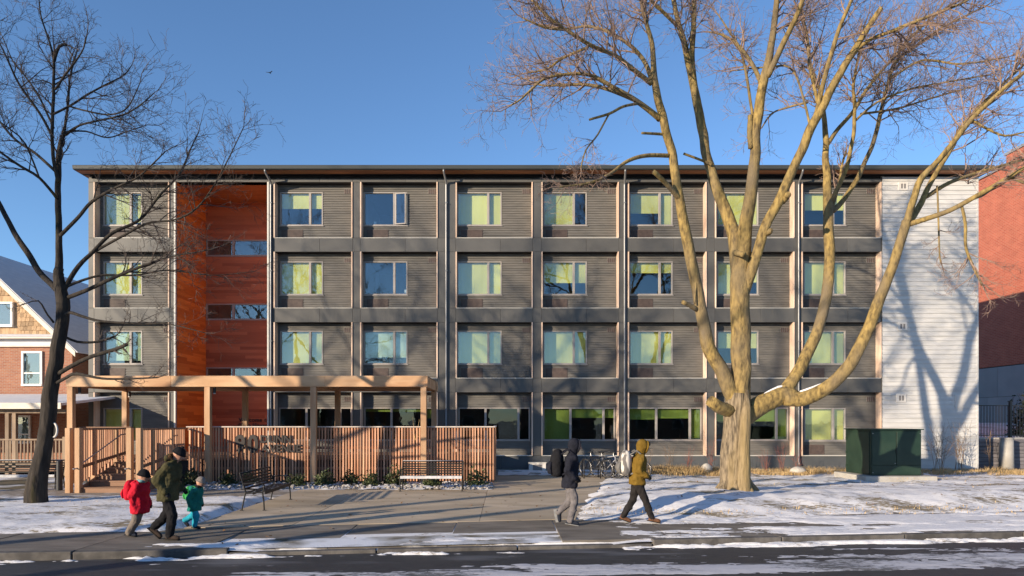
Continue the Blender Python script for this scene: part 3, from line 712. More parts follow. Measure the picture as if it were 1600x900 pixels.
# ------------------------------------------------------------------ benches
def bench(label, loc, rz, m, Ln=1.85, group='steel slat benches'):
    t = empty('park_bench', loc, rz, label, 'bench', group)                # local: faces -Y
    for sx in (-1,1):
        q = MB(); X = sx*Ln/2
        q.tube([(X,-.26,0),(X,-.25,.2),(X,-.22,.43)], .018, 8); q.tube([(X,.26,0),(X,.22,.2),(X,.17,.43),(X,.24,.66),(X,.30,.86)], .018, 8)
        q.tube([(X,-.22,.42),(X,.17,.40)], .018, 8); q.tube([(X,-.24,.43),(X,-.26,.58),(X,-.22,.635),(X,0,.64),(X,.22,.62)], .017, 8)
        q.box(X-.03,X+.03,-.30,-.23,0,.012); q.box(X-.03,X+.03,.23,.30,0,.012)
        q.build('end_frame', M['bench_clean'], t, smooth=False)
    for i in range(8):
        y = -.24+i*.055; z = .445-.02*i/7-.03*math.sin(math.pi*i/7)*.6
        MB().box(-Ln/2+.01,Ln/2-.01,y-.021,y+.021,z-.005,z+.006).build('seat_slat', M[m], t)
    for i in range(5):
        z = .50+i*.07; y = .185+(z-.43)*.3
        MB().box(-Ln/2+.01,Ln/2-.01,y-.006,y+.006,z-.021,z+.021).build('back_slat', M['bench_clean'], t)
    MB().box(-Ln/2+.01,Ln/2-.01,-.285,-.268,.375,.452).build('front_slat', M['frosted' if m == 'bench' else m], t)
    MB().tube([(-Ln/2,.305,.865),(Ln/2,.305,.865)], .022, 8).build('top_rail', M[m], t, smooth=True)
    MB().tube([(-Ln/2,-.0,.38),(Ln/2,0,.38)], .014, 6).build('stretcher', M['bench_clean'], t)
    return t
bench('frosted black bench in front of the right end of the slatted fence', (P(675,765,-8.6).x,-8.6,.01), 0, 'bench')
bench('black slatted bench turned side on, on the forecourt', (-5.95,-12.15,.01), R(92), 'bench_clean', 2.2)
bench('snow dusted bench behind the leaning tree at the photo edge', (-14.9,-8.0,.0), R(4), 'bench', 2.0)

# ------------------------------------------------------------------ planting bed, shrubs, grasses
M['rock'] = mat('bed_stones', (.17,.15,.13), (.36,.33,.3), 6, rough=0.9, frost=0.3)
M['leaf_green'] = mat('evergreen_leaf', (.028,.045,.016), (.07,.085,.03), 3, rough=0.55, rnd=0.15)
M['leaf_dark'] = mat('dark_conifer', (.012,.022,.012), (.03,.042,.02), 3, rough=0.6)
M['twig_red'] = mat('red_twig', (.16,.04,.03), (.24,.09,.06), 6, rough=0.6)
M['twig_brown'] = mat('brown_twig', (.13,.085,.055), (.22,.15,.1), 6, rough=0.7)
M['dry_grass'] = mat('dry_grass', (.38,.25,.11), (.55,.4,.2), 5, rough=0.8)
q = MB(); rr = random.Random(5)
for i in range(900):
    x = rr.uniform(-10.4,-.45); y = rr.uniform(-8.3,-6.2); r = rr.uniform(.02,.075)*(1 if y > -7.7 else .8)
    b0 = len(q.v); q.ball((x,y,.02+r*.3), r*rr.uniform(.8,1.4), r*rr.uniform(.8,1.3), r*.75, 6, 4)
    for k in range(b0, len(q.v)):
        v = Vector(q.v[k]); d = noise.noise(v*14)*r*.5; q.v[k] = (v.x+d, v.y+d*.7, max(.0,v.z+d*.4))
tag(q.build('rocks', M['rock']), 'frosted stone mulch along the foot of the slatted fence', 'rocks', kind='stuff')
def bed_snow(x, y): return max(-.05, min(.05, (.55*fz(x,y,1.5,3,61)-.02)*.14))+.01
snow_grid('snow', -10.5, -.4, 130, lambda x: -8.34, lambda x: -6.2, 30, bed_snow, M['snow'], 'clumps of snow lying among the bed stones', kind='stuff')
def leafy(name, c, rx, ry, rz, n, size, m, seed, label, cat, group=None, stems=7):
    r = random.Random(seed); t = empty(name, c, 0, label, cat, group); q = MB()
    for i in range(n):
        while True:
            d = Vector((r.uniform(-1,1),r.uniform(-1,1),r.uniform(-.2,1)))
            if .25 < d.length < 1: break
        bump = .72+.5*noise.noise(d*2.2+Vector((seed,0,0)))
        p = Vector((d.x*rx*bump, d.y*ry*bump, .06+max(0,d.z)*rz*bump)); a = Vector((r.uniform(-1,1),r.uniform(-1,1),r.uniform(-.3,1))).normalized()
        b = a.orthogonal().normalized(); b.rotate(Matrix.Rotation(r.uniform(0,6.28),3,a)); s = size*r.uniform(.6,1.3)
        q.quad(p, p+a*s*.5+b*s*.28, p+a*s, p+a*s*.5-b*s*.28)
    q.build('crown', M[m], t)
    w = MB()
    for i in range(stems):
        a = r.uniform(0,6.28); w.tube([(0,0,0),(math.cos(a)*rx*.3,math.sin(a)*ry*.3,rz*.4),(math.cos(a)*rx*.55,math.sin(a)*ry*.55,rz*.75)], [.012,.009,.005], 4)
    w.build('stem', M['twig_brown'], t)
    return t
words = ['beside the steps, behind the child in red','right of the steps, behind the man in olive','behind the child in teal','left of the side on bench','just behind the side on bench','right of the side on bench under the letters','next to the third pergola post','right of the third pergola post','midway between third and fourth pergola posts','left of the frosted bench','largest and darkest, beside the frosted bench','behind the frosted bench seat','at the right end of the fence beside the frosted bench']
for i,(px,py,rx,rz) in enumerate([(258,752,.3,.5),(292,755,.3,.55),(300,752,.28,.4),(355,757,.32,.38),(385,752,.3,.38),(465,752,.34,.45),(505,752,.36,.5),(545,752,.33,.45),(581,751,.32,.45),(612,752,.32,.4),(618,755,.42,.75),(675,755,.35,.35),(744,753,.42,.58)]):
    c = P(px, py, -7.2); leafy('evergreen_shrub', (c.x, -7.1+.25*math.sin(i*2.1), 0), rx*1.15, rx, rz*1.1, 620, .085, 'leaf_green', 100+i, 'small evergreen shrub '+words[i], 'shrub', 'evergreen shrubs along the slatted fence')
def stems(name, c, n, h, spread, m, seed, label, cat='shrub', group=None, r0=.008, curve=.4, twigs=3):
    r = random.Random(seed); t = empty(name, c, 0, label, cat, group)
    for i in range(n):
        q = MB(); a = r.uniform(0,6.28); L_ = h*r.uniform(.6,1.1); s0 = Vector((r.uniform(-.5,.5)*spread*.5,r.uniform(-.3,.3)*spread*.5,0))
        d = Vector((math.cos(a)*spread,math.sin(a)*spread*.5,0)); pts = [s0+d*(k/5)**1.4*.7+Vector((r.uniform(-.02,.02),r.uniform(-.02,.02),L_*k/5)) for k in range(6)]
        q.tube(pts, [r0*(1-.13*k) for k in range(6)], 4)
        for k in range(twigs):
            p = pts[r.randint(2,4)]; dd = Vector((r.uniform(-1,1),r.uniform(-.6,.6),r.uniform(.2,1)))*h*.25
            q.tube([p, p+dd*.5+Vector((0,0,.02)), p+dd], [r0*.5,r0*.4,r0*.3], 3)
        q.build('stem', M[m], t)
    return t
gl = 'bare red twigged shrubs at the foot of the facade'
for i,(px,py,h,w) in enumerate([(1010,736,1.2,'behind the walker in mustard'),(1045,735,1.3,'left of the big tree, beyond the dry grass'),(1075,737,1.1,'midway between mustard walker and big trunk'),(1108,738,1.5,'close to the left of the big trunk'),(1195,738,1.0,'close to the right of the big trunk'),(1222,738,1.15,'below the cedar post right of the big trunk'),(1245,738,1.0,'beside the downspout behind the big tree')]):
    c = P(px, py, -2.2); stems('dogwood_shrub', (c.x,-2.2,0), 9, h, .35, 'twig_red' if i > 1 else 'twig_brown', 200+i, 'bare red twigged shrub '+w, 'shrub', gl, .007)
for i,(px,w) in enumerate(((1468,'left'),(1500,'right'))):
    c = P(px, 738, -.8); stems('bare_climbing_shrub', (c.x,-.75,0), 11, 2.0, .75, 'twig_brown', 230+i, 'bare brown twigs against the white siding, '+w+'hand clump of the pair', 'shrub', 'bare twigs against the white siding', .011, twigs=6)
def grass(name, boxes, n, h, seed, label):
    r = random.Random(seed); q = MB()
    for i in range(n):
        x0,x1,y0,y1,z = boxes[i % len(boxes)]; x = r.uniform(x0,x1); y = r.uniform(y0,y1)
        k = .35+.65*max(0,.5+noise.noise(Vector((x*1.3,y*1.3,seed)))); L_ = h*r.uniform(.5,1.2)*k; a = r.uniform(0,6.28); s = r.uniform(.2,.9)*L_; w = .007
        p0 = Vector((x,y,z)); p1 = p0+Vector((math.cos(a)*s*.35,math.sin(a)*s*.35,L_*.6)); p2 = p0+Vector((math.cos(a)*s,math.sin(a)*s,L_*.85))
        u = Vector((-math.sin(a),math.cos(a),0))*w
        q.quad(p0-u,p0+u,p1+u*.7,p1-u*.7); q.quad(p1-u*.7,p1+u*.7,p2+u*.1,p2-u*.1)
    return tag(q.build(name, M['dry_grass']), label, 'grass', kind='stuff')
grass('grass', [(5.4,9.0,-3.6,-2.2,.02),(5.8,8.6,-3.0,-1.6,.02)], 5000, .42, 3, 'tufts of tan dry grass left of the big tree')
grass('grass', [(9.6,16.0,-3.2,-1.7,.03)], 6500, .3, 4, 'strip of tan dry grass between big tree and green cabinet')
grass('grass', [(16.6,27,-3.6,-1.5,.03)], 9000, .3, 6, 'strip of tan dry grass before the white siding and right edge')
grass('grass', [(1.3,12,-14.6,-13.2,.1),(-12,-7,-14.5,-11,.06),(6,25,-13.2,-4,.15)], 1500, .08, 8, 'sparse dead grass tips poking through the snow')
ds = stems('dry_stem_plant', (P(650,668,-4.5).x,-4.5,.8), 6, 1.35, .25, 'dry_grass', 250, 'tall dry stems showing above the fence beside the fourth post', 'plant', None, .012, twigs=2)

# ------------------------------------------------------------------ green utility cabinet
M['green'] = mat('green_enamel', (.012,.03,.02), (.018,.04,.026), 2.5, rough=0.45, bump=0.05, third=((.028,.05,.032),.9,.5,.8))
uc = empty('utility_cabinet', (0,-5.4,.12), label='dark green metal utility cabinet on a concrete pad', cat='cabinet')
xm, x1 = FX(1361,-5.6), FX(1439.5,-5.6); H_ = (743-672)/S(-5.6); CD = 1.55
bevel(MB().box(xm, x1, -.2, CD, .10, H_+.1).build('body', M['green'], uc), .012, 2)
xq = (xm+x1)/2
for a,b in ((xm+.03,xq-.012),(xq+.012,x1-.03)):
    bevel(MB().box(a, b, -.226, -.202, .46, H_+.04).build('door', M['green'], uc), .006, 1)
MB().box(xm+.03, x1-.03, -.222, -.202, .13, .43).build('lower_panel', M['green'], uc)
bevel(MB().box(xm-.024, xm-.002, -.12, CD-.08, .14, H_+.04).build('side_panel', M['green'], uc), .006, 1)
bevel(MB().box(xm-.06, x1+.06, -.27, CD+.05, H_+.102, H_+.14).build('lid', M['green'], uc), .008, 1)
MB().box(xq-.03, xq-.014, -.25, -.228, .85, 1.05).build('handle', M['black_metal'], uc)
for zz in (.3,.8,1.3): MB().box(xm-.05, xm-.025, CD-.16, CD-.08, zz, zz+.09).build('hinge', M['green'], uc)
for px,pz in ((xm+.05,.2),(xq-.05,.52),(x1-.05,H_-.02),(xm+.05,H_-.02)): MB().tube([(px,-.222,pz),(px,-.235,pz)], .015, 6).build('bolt', M['steel'], uc)
bevel(MB().box(xm-.35, x1+.35, -.55, CD+.2, -.15, .095).build('pad', M['concrete'], uc), .02, 2)

# fallen leaves
M['leaf_brown'] = mat('fallen_leaf', (.14,.07,.03), (.26,.14,.06), 5, rough=0.8)
r = random.Random(12); q = MB()
for i in range(420):
    if i % 3: x = r.uniform(1.8,24); y = r.uniform(Ys(x)+.5,-3.2); z = lawn_z(x,y)+.045
    else: x = r.uniform(-6,1); y = r.uniform(Yk(x)+.3,-8.4); z = .014
    a_ = r.uniform(0,6.28); s_ = r.uniform(.02,.05); u = Vector((math.cos(a_),math.sin(a_),r.uniform(-.3,.5)))*s_; v = Vector((-math.sin(a_),math.cos(a_),r.uniform(-.2,.4)))*s_*.6; p = Vector((x,y,z))
    q.quad(p-u, p-v, p+u, p+v)
tag(q.build('leaves', M['leaf_brown']), 'brown fallen leaves scattered over snow and paving', 'leaves', kind='stuff')

M['stone'] = mat('pale_stone', (.36,.33,.29), (.5,.47,.42), 6, rough=0.9, bump=0.5, bs=14)
for px,py,w,h,lb in ((1104,735,.5,.42,'pale rounded boulder left of the great tree by the facade'),(1247,737,.62,.3,'pale stone block below the downspout right of the great tree')):
    p = P(px,py,-2.6); q = MB(); q.ball((0,0,h*.4), w/2, .25, h*.6, 14, 9)
    for k in range(len(q.v)):
        v = Vector(q.v[k]); n_ = noise.noise(v*4+Vector((px,0,0)))*.05; q.v[k] = tuple(v*(1+n_*2.2))
    tag(q.build('boulder', M['stone'], smooth=True, loc=(p.x,-2.6,.03)), lb, 'boulder')
# ------------------------------------------------------------------ brick house on the left
M['brick_l'] = brick_mat('orange_brick', (.29,.10,.055), (.37,.155,.085), (.32,.24,.19), .215, .072)
M['brick_ly'] = brick_mat('orange_brick_side', (.3,.11,.065), (.38,.16,.09), (.3,.24,.2), .215, .072, 'yz')
M['shingle'] = mat('cedar_shingle', (.3,.19,.105), (.46,.32,.19), 4, (2,2,.5), 0.8, 0.2, 20, rnd=0.3)
M['cream'] = mat('cream_trim', (.62,.55,.45), (.7,.64,.54), 3, rough=0.6)
M['asphalt_roof'] = mat('grey_roof_shingles', (.58,.58,.6), (.68,.68,.7), 2, (1,1,6), 0.85, 0.3, 20, third=((.6,.61,.64),1.2,.45,.65))
M['white_paint'] = mat('white_paint', (.72,.7,.66), rough=0.5)
M['porch_wood'] = mat('weathered_porch_wood', (.2,.14,.1), (.3,.22,.15), 2, (3,3,.5), 0.75, rnd=0.15)
HY0 = 2.0; HXR = FX(113,HY0); HXL = HXR-9.2; HXM = (HXR+HXL)/2
hs = empty('brick_house', (HXM,HY0,0), label='orange brick house with cedar shingled gable beside the apartment block', cat='house')
hw = (HXR-HXL)/2; ZE = CAM_H-(540-HOR)/S(HY0); ZG = 5.62
sl_ = .95; ZP = ZG-.42+(hw+.42)*sl_+.15
MB().box(-hw, hw, 0, .3, 0, ZE).build('wall', M['brick_l'], hs)
MB().box(hw-.3, hw, .301, 11, 0, ZE).build('side_wall', M['brick_ly'], hs); MB().box(-hw, -hw+.3, .301, 11, 0, ZE).build('side_wall', M['brick_ly'], hs)
MB().box(-hw, hw, 10.7, 11, 0, ZE).build('rear_wall', M['brick_l'], hs)
MB().box(-hw-.05, hw-.3, -.05, .2, ZE+.001, ZE+.28).build('frieze_board', M['asphalt_roof'], hs)
MB().box(-hw-.3, hw-.55, -.38, .25, ZE+.29, ZE+.36).build('cornice', M['cream'], hs); MB().box(-hw-.12, hw+.12, -.12, .22, ZE-.06, ZE+.0).build('cornice', M['cream'], hs)
pent = MB().prism([(-hw-.35,-.42,ZE+.362),(hw-.6,-.42,ZE+.362),(hw-.7,.0,ZE+.5),(-hw-.35,.0,ZE+.5)], (0,0,.03)).build('pent_roof', M['asphalt_roof'], hs)
MB().prism([(-hw+.55,.04,ZE+.2),(hw-.55,.04,ZE+.2),(0,.04,ZP-.25)], (0,.2,0)).build('gable_wall', M['shingle'], hs)
sg = MB(); n0 = len(sg.v)
sg.v += [(-.5,0,0),(.5,0,0),(.5,.012,1),(-.5,.012,1),(-.5,-.03,0),(.5,-.03,0),(.5,.0,1),(-.5,.0,1)]; sg.f += [(4,5,6,7),(0,1,5,4),(1,2,6,5),(3,0,4,7)]
sg_me = sg.mesh('shingle', M['shingle']); rs = random.Random(3); cnt = 0
GWX0, GWX1 = FX(-34,HY0)-HXM, FX(22,HY0)-HXM; GWZ0, GWZ1 = CAM_H-(514-HOR)/S(HY0), CAM_H-(470-HOR)/S(HY0)
vis0 = FX(-6,HY0)-HXM; z = ZE+.5
while z < ZP-.4:
    xlim = (ZP-.35-z)/sl_-.05; x = max(-xlim, vis0)
    while x < xlim-.06:
        w = rs.uniform(.12,.24); w = min(w, xlim-x)
        if not (x+w > GWX0-.1 and x < GWX1+.1 and z+.2 > GWZ0-.1 and z < GWZ1+.1):
            inst('shingle', sg_me, hs, (x+w/2, .03, z+rs.uniform(-.012,.012)), (0,0,0), (w-.012,rs.uniform(.8,1.5),.24)); cnt += 1
        x += w
    z += .2
for sx in (-1,1):
    e0 = Vector((sx*(hw+.42),-.45,ZG-.42)); pk = Vector((0,-.45,ZG-.42+(hw+.42)*sl_))
    MB().prism([e0, pk, pk+Vector((0,0,.12)), e0+Vector((sx*.12,0,.0))], (0,11.9,0)).build('roof', M['asphalt_roof'], hs)
    MB().prism([e0+Vector((0,-.03,-.2)), pk+Vector((0,-.03,-.2)), pk+Vector((0,-.03,.05)), e0+Vector((0,-.03,.05))], (0,.05,0)).build('rake_board', M['cream'], hs)
def hwin(px0,px1,py0,py1,bar=.35, Y=HY0):
    s = S(Y); x0,x1 = (px0-VPX)/s-HXM,(px1-VPX)/s-HXM; z1,z0 = CAM_H-(py0-HOR)/s, CAM_H-(py1-HOR)/s
    f = MB(); w = .09
    f.box(x0-w,x1+w,-.08,.05,z1,z1+w); f.box(x0-w,x1+w,-.1,.05,z0-w,z0); f.box(x0-w,x0,-.08,.05,z0,z1); f.box(x1,x1+w,-.08,.05,z0,z1); zm = z0+(z1-z0)*bar; f.box(x0,x1,-.06,.02,zm-.03,zm+.03)
    o = f.build('window', M['white_paint'], hs); MB().box(x0,x1,-.03,-.02,z0,z1).build('pane', M['glass'], o); MB().box(x0,x1,-.002,.03,z0,z1).build('curtain', M['interior'], o)
    return o
hwin(-30,18,475,508,.0); hwin(38,64,552,600,.35); hwin(22,46,652,690,.3)
# porch
PY = -3.0-HY0+.0
zpr = CAM_H-(634-HOR)/S(-3.2); pxr = FX(97,-3.2)-HXM
MB().prism([(-hw,PY-.3,zpr),(pxr,PY-.3,zpr),(pxr,-.1,zpr+.55),(-hw,-.1,zpr+.55)], (0,0,.10)).build('porch_roof', M['asphalt_roof'], hs)
MB().box(-hw,pxr+.05,PY-.36,PY-.302,zpr-.12,zpr+.11).build('porch_fascia', M['cream'], hs)
MB().box(-hw,pxr,PY,PY+.14,zpr-.28,zpr-.13).build('porch_beam', M['porch_wood'], hs)
for px in (10.5,21.5): xx = FX(px,-3)-HXM; MB().box(xx-.07,xx+.07,PY,PY+.14,.0,zpr-.285).build('porch_post', M['porch_wood'], hs)
MB().box(pxr-.3,pxr-.16,-.25,-.11,0,zpr+.3).build('porch_post', M['porch_wood'], hs)
MB().box(-hw,pxr,PY+.0,-.02,.18,.32).build('porch_floor', M['deck'], hs)
rl = MB().box(-hw,pxr,PY-.02,PY+.06,1.36,1.42).box(-hw,pxr,PY-.0,PY+.05,.42,.48).build('porch_railing', M['porch_wood'], hs)
ba_me = MB().box(-.025,.025,-.02,.02,.48,1.36).mesh('baluster', M['porch_wood']); x = vis0-.2
while x < pxr-.05: inst('baluster', ba_me, rl, (x,PY+.03,0)); x += .135
MB().box(pxr-.1,pxr,PY-.03,PY+.07,.0,1.5).build('newel_post', M['porch_wood'], hs)
bo = P(93,770,-8.6)
bol = empty('bollard', (bo.x,-8.6,0), label='short black bollard between leaning tree and wooden steps', cat='bollard'); bevel(MB().tube([(0,0,0),(0,0,.86)], .085, 14).build('shaft', M['black_metal'], bol, smooth=False), .01, 2); MB().ball((0,0,.87), .09, .09, .05).build('cap', M['black_metal'], bol, smooth=True)

# ------------------------------------------------------------------ red brick building and iron fence on the right
M['brick_r'] = brick_mat('red_brick', (.34,.075,.042), (.42,.11,.062), (.4,.2,.14), .3, .1, 'yz', .011)
M['brick_rx'] = brick_mat('red_brick_front', (.50,.14,.085), (.56,.18,.11), (.46,.2,.15), .26, .085, 'xz', .006)
M['blue_panel'] = mat('blue_grey_panel', (.2,.21,.235), (.23,.24,.265), 1.0, rough=0.5, rnd=0.08)
rb = empty('red_brick_building', (30.5,0,0), label='tall red brick building beyond the white siding at the photo edge', cat='building')
MB().box(.0,18,2,30,5.5,17.6).build('wall', M['brick_r'], rb); MB().box(.02,18,2.02,29.9,-.1,5.49).build('base_wall', M['backing'], rb)
MB().box(-.05,18,2-.05,12.3,17.6,18.25).build('parapet', M['brick_r'], rb); MB().box(-.12,18,1.9,12.35,18.25,18.4).build('coping', M['blue_panel'], rb); MB().box(-.1,18,12.36,30.1,17.6,17.7).build('coping', M['blue_panel'], rb)
for j,(za,zb) in enumerate(((.1,1.7),(1.7,3.6),(3.6,5.45))):
    y = 2.0+.9*(j % 2)
    while y < 29: MB().box(-.04,.015,y+.01,y+2.2,za+.01,zb-.01).build('panel', M['blue_panel'], rb); y += 2.21
rw = empty('retaining_wall', (25.5,1.4,0), label='grey plank faced retaining wall below the iron fence', cat='wall')
M['wallplank'] = mat('grey_wall_plank', (.13,.12,.13), (.19,.175,.18), 3, (.4,2,3), 0.8, rnd=0.12)
for k in range(8): bevel(MB().box(-5.2,6, rng.uniform(-.01,.01), .3, .165*k-.02, .165*(k+1)-.032).build('plank', M['wallplank'], rw), .006, 1)
MB().box(-5.2,6,.02,.5,1.29,1.36).build('coping', M['concrete'], rw)
pi = empty('concrete_pillar', (FX(1574,.9),.95,0), label='pale round concrete pillar in front of the retaining wall', cat='pillar')
MB().loft([(0,0,-.1,.29,.29),(0,0,1.32,.26,.26)], 24).build('shaft', M['concrete'], pi, smooth=True); MB().loft([(0,0,1.325,.28,.28),(0,0,1.37,.27,.27)], 24).build('cap', M['concrete'], pi, smooth=False)
fe = empty('iron_fence', (25.3,1.55,1.36), label='black iron picket fence on top of the retaining wall', cat='fence')
MB().box(-5,6,-.02,.02,1.42,1.46).build('rail', M['black_metal'], fe); MB().box(-5,6,-.02,.02,.08,.12).build('rail', M['black_metal'], fe)
pk_me = MB().box(-.012,.012,-.012,.012,.02,1.44).mesh('picket', M['black_metal']); x = -4.95
while x < 3.2: inst('picket', pk_me, fe, (x,0,0)); x += .135
for x in (FX(1578.5,1.55)-25.3, -4.98): MB().box(x-.05,x+.05,-.05,.05,0,1.6).box(x-.07,x+.07,-.07,.07,1.6,1.65).build('post', M['black_metal'], fe)
tr_ = MB().prism([(20.4,2,1.2),(31,2,1.2),(31,12,2.0),(20.4,12,2.0)], (0,0,-1.4)); tag(tr_.build('raised_bank', M['snow_lawn']), 'snowy raised bank behind the iron fence', 'bank', kind='structure')
leafy('dark_bush', (26.6,4.5,1.3), 2.3, 1.2, 2.9, 5200, .16, 'leaf_dark', 77, 'dark leafy bush behind the iron fence', 'bush')
stems('bare_sapling', (FX(1548,.4),.4,0), 4, 1.6, .25, 'twig_brown', 260, 'thin bare sapling between white siding and concrete pillar', 'sapling', None, .014, twigs=5)

# ------------------------------------------------------------------ trees
M['bark_gold'] = mat('lichened_bark', (.08,.056,.026), (.33,.23,.078), 12, (1,1,.4), 0.95, 1.0, 30, third=((.16,.125,.08),1.5,.44,.70), lo=.3, hi=.62, det=9)
M['bark_grey'] = mat('grey_lower_bark', (.075,.057,.038), (.27,.21,.135), 20, (1,1,.16), 0.9, 1.0, 24, third=((.27,.195,.085),1.3,.46,.68), lo=.36, hi=.62, det=9)
M['bark_dark'] = mat('dark_bark', (.016,.013,.011), (.042,.034,.027), 9, (1,1,.25), 0.95, 1.0, 20, third=((.10,.085,.02),1.3,.62,.75))
M['twig'] = mat('fine_twigs', (.19,.125,.1), (.29,.2,.15), 6, rough=0.8)
M['twig_dark'] = mat('fine_dark_twigs', (.04,.03,.026), (.085,.065,.055), 6, rough=0.8)
def smooth_line(pts, rad, step=.12):
    """Catmull-Rom through traced points"""
    out = []; ro = []; n_ = len(pts)
    for i in range(n_-1):
        p0 = pts[max(i-1,0)]; p1 = pts[i]; p2 = pts[i+1]; p3 = pts[min(i+2,n_-1)]
        k = max(2, int((p2-p1).length/step))
        for j in range(k):
            t = j/k; t2 = t*t; t3 = t2*t
            out.append(.5*((2*p1)+(-p0+p2)*t+(2*p0-5*p1+4*p2-p3)*t2+(-p0+3*p1-3*p2+p3)*t3)); ro.append(rad[i]+(rad[i+1]-rad[i])*t)
    out.append(pts[-1]); ro.append(rad[-1]); return out, ro
class Tree:
    def __init__(self, name, base, Y0, label, bark, twig, seed, group=None):
        self.root = empty(name, base, 0, label, 'tree', group); self.Y0 = Y0; self.b = Vector(base); self.bark = bark; self.twig = MB(); self.tm = twig; self.r = random.Random(seed); self.seed = seed; self.n = 0; self.thin = .93
    def limb(self, tr, name='limb', n=10, rough=.12, m=None, shoots=None, dens=1.0, size=1.0, cap=True):
        """tr: photo points (px, py, width, depth offset)"""
        pts = []; rad = []
        for px,py,w,dy in tr:
            Y = self.Y0+dy; pts.append(P(px,py,Y)-self.b); rad.append(max(.006,w*self.thin/2/S(Y)))
        pts, rad = smooth_line(pts, rad)
        for i in range(1,len(pts)-1):
            pts[i] = pts[i]+Vector((fz(pts[i].z,self.seed,1.1,2,3),fz(pts[i].z,self.seed,1.1,2,8),0))*min(.05,rad[i]*.5)
        q = MB().tube(pts, rad, n, True, rough=rough, seed=self.seed+len(tr)); q.build(name, m or self.bark, self.root, smooth=True)
        if shoots: self.shoot_along(pts, rad, shoots, dens, size)
        return pts, rad
    def shoot_along(self, pts, rad, t0, dens, size, lvl=0):
        L_ = sum((pts[i+1]-pts[i]).length for i in range(len(pts)-1)); n_ = max(1,int(L_*dens*3.3)); r = self.r
        for k in range(n_):
            t = t0+(1-t0)*((k+r.random())/n_); i = min(int(t*(len(pts)-1)), len(pts)-2)
            d = (pts[i+1]-pts[i]).normalized(); p = pts[i]+(pts[i+1]-pts[i])*r.random()
            self.grow(p, d, min(rad[i]*.55,.022), size*1.35*(.6+.8*r.random())*(1.15-.45*t), lvl)
        self.grow(pts[-1], (pts[-1]-pts[-2]).normalized(), min(rad[-1],.02), size, lvl, straight=True)
    def grow(self, p, d, r0, L_, lvl, straight=False):
        r = self.r; self.n += 1
        if straight: dd = d.copy()
        else:
            o = d.orthogonal().normalized(); o.rotate(Matrix.Rotation(r.uniform(0,6.283),3,d)); ang = r.uniform(.5,1.1); dd = d*math.cos(ang)+o*math.sin(ang)
        dd = (dd+Vector((0,0,.05))).normalized(); k = 6 if lvl == 0 else 4; seg = L_/k; pts = [p]; rr = [r0]; rm = .0031
        for i in range(k):
            dd = (dd+Vector((r.gauss(0,.17),r.gauss(0,.17),r.gauss(.02,.17)))).normalized(); pts.append(pts[-1]+dd*seg); rr.append(max(rm, r0*(1-.85*(i+1)/k)))
        self.twig.tube(pts, rr, 4 if lvl == 0 else 3, False)
        if lvl < 2:
            m_ = (int(5+L_*3.6) if lvl == 0 else r.randint(2,4))
            for j in range(m_):
                i = r.randint(1,k); ii = min(i,k-1)
                self.grow(pts[i], (pts[ii+1]-pts[ii]).normalized(), max(rm,rr[i]*.7), L_*r.uniform(.28,.52), lvl+1)
    def done(self):
        self.twig.build('crown', self.tm, self.root, kind='stuff'); return self.root

B0 = P(1150,774,-11.1)
T = Tree('bare_tree', (B0.x,-11.1,B0.z), -11.1, 'great bare tree with golden lichened bark spreading over the snowy lawn', M['bark_gold'], M['twig'], 21)
T.limb([(1147,800,64,0),(1146,772,48,0),(1146,750,42,0),(1147,700,38,0),(1149,650,38,0),(1153,615,36,0)], 'trunk', 56, .2, M['bark_grey'])
T.limb([(1163,800,30,-.36),(1162,760,22,-.34),(1163,700,19,-.32),(1164,655,18,-.28),(1163,610,14,-.15)], 'trunk', 40, .12, M['bark_grey'])
for a_,l_,w_ in ((200,.72,.12),(250,.6,.1),(300,.65,.11),(345,.7,.11),(20,.6,.1),(160,.65,.1)):
    ux, uy = math.cos(R(a_)), math.sin(R(a_))
    MB().tube([(ux*.22,uy*.22,.6),(ux*.33,uy*.33,.3),(ux*.55*l_+ux*.1,uy*.55*l_+uy*.1,.16),(ux*.9*l_,uy*.9*l_,.02),(ux*1.2*l_,uy*1.2*l_,-.12)], [w_*.7,w_,w_*.8,w_*.5,w_*.25], 10, True, rough=.25, seed=a_).build('root', M['bark_grey'], T.root, smooth=True)
T.limb([(1154,625,36,0),(1157,600,34,0),(1158,540,31,0),(1157,480,30,0),(1155,440,30,0),(1153,405,25,.05)], 'trunk', 48, .1)
T.limb([(1154,430,27,0),(1150,390,25,.1),(1145,362,21,.2),(1126,312,18,.4),(1109,262,15.5,.6),(1096,200,14.5,.8),(1087,155,13.5,.9),(1082,125,12,1.0),(1071,75,10,1.1),(1058,30,8,1.2),(1047,-30,6,1.3),(1035,-110,3,1.4)], shoots=.62, dens=.8, size=1.3)
T.limb([(1086,135,9,.95),(1082,90,9,.9),(1083,40,8.5,.85),(1084,-20,7,.8),(1090,-100,4,.6)], shoots=.3, dens=.7, size=1.3)
T.limb([(1058,40,6.5,1.2),(1035,18,6,1.0),(1015,-2,5,.8),(985,-40,3,.5)], shoots=.3, dens=1, size=1.0)
T.limb([(1157,425,26,0),(1164,355,22,-.2),(1174,292,20,-.4),(1179,240,18,-.5),(1183,190,17,-.6),(1191,132,15,-.8),(1203,82,12,-.9),(1211,32,10,-1),(1216,-30,8,-1.1),(1222,-110,4,-1.2)], shoots=.68, dens=.7, size=1.3)
T.limb([(1173,232,9,-.55),(1172,205,9,-.6),(1172,181,8.5,-.6)])
T.limb([(1199,120,10,-.85),(1220,75,10,-1.2),(1238,40,9,-1.4),(1252,8,8,-1.6),(1268,-40,5,-1.9)], shoots=.4, dens=.8, size=1.2)
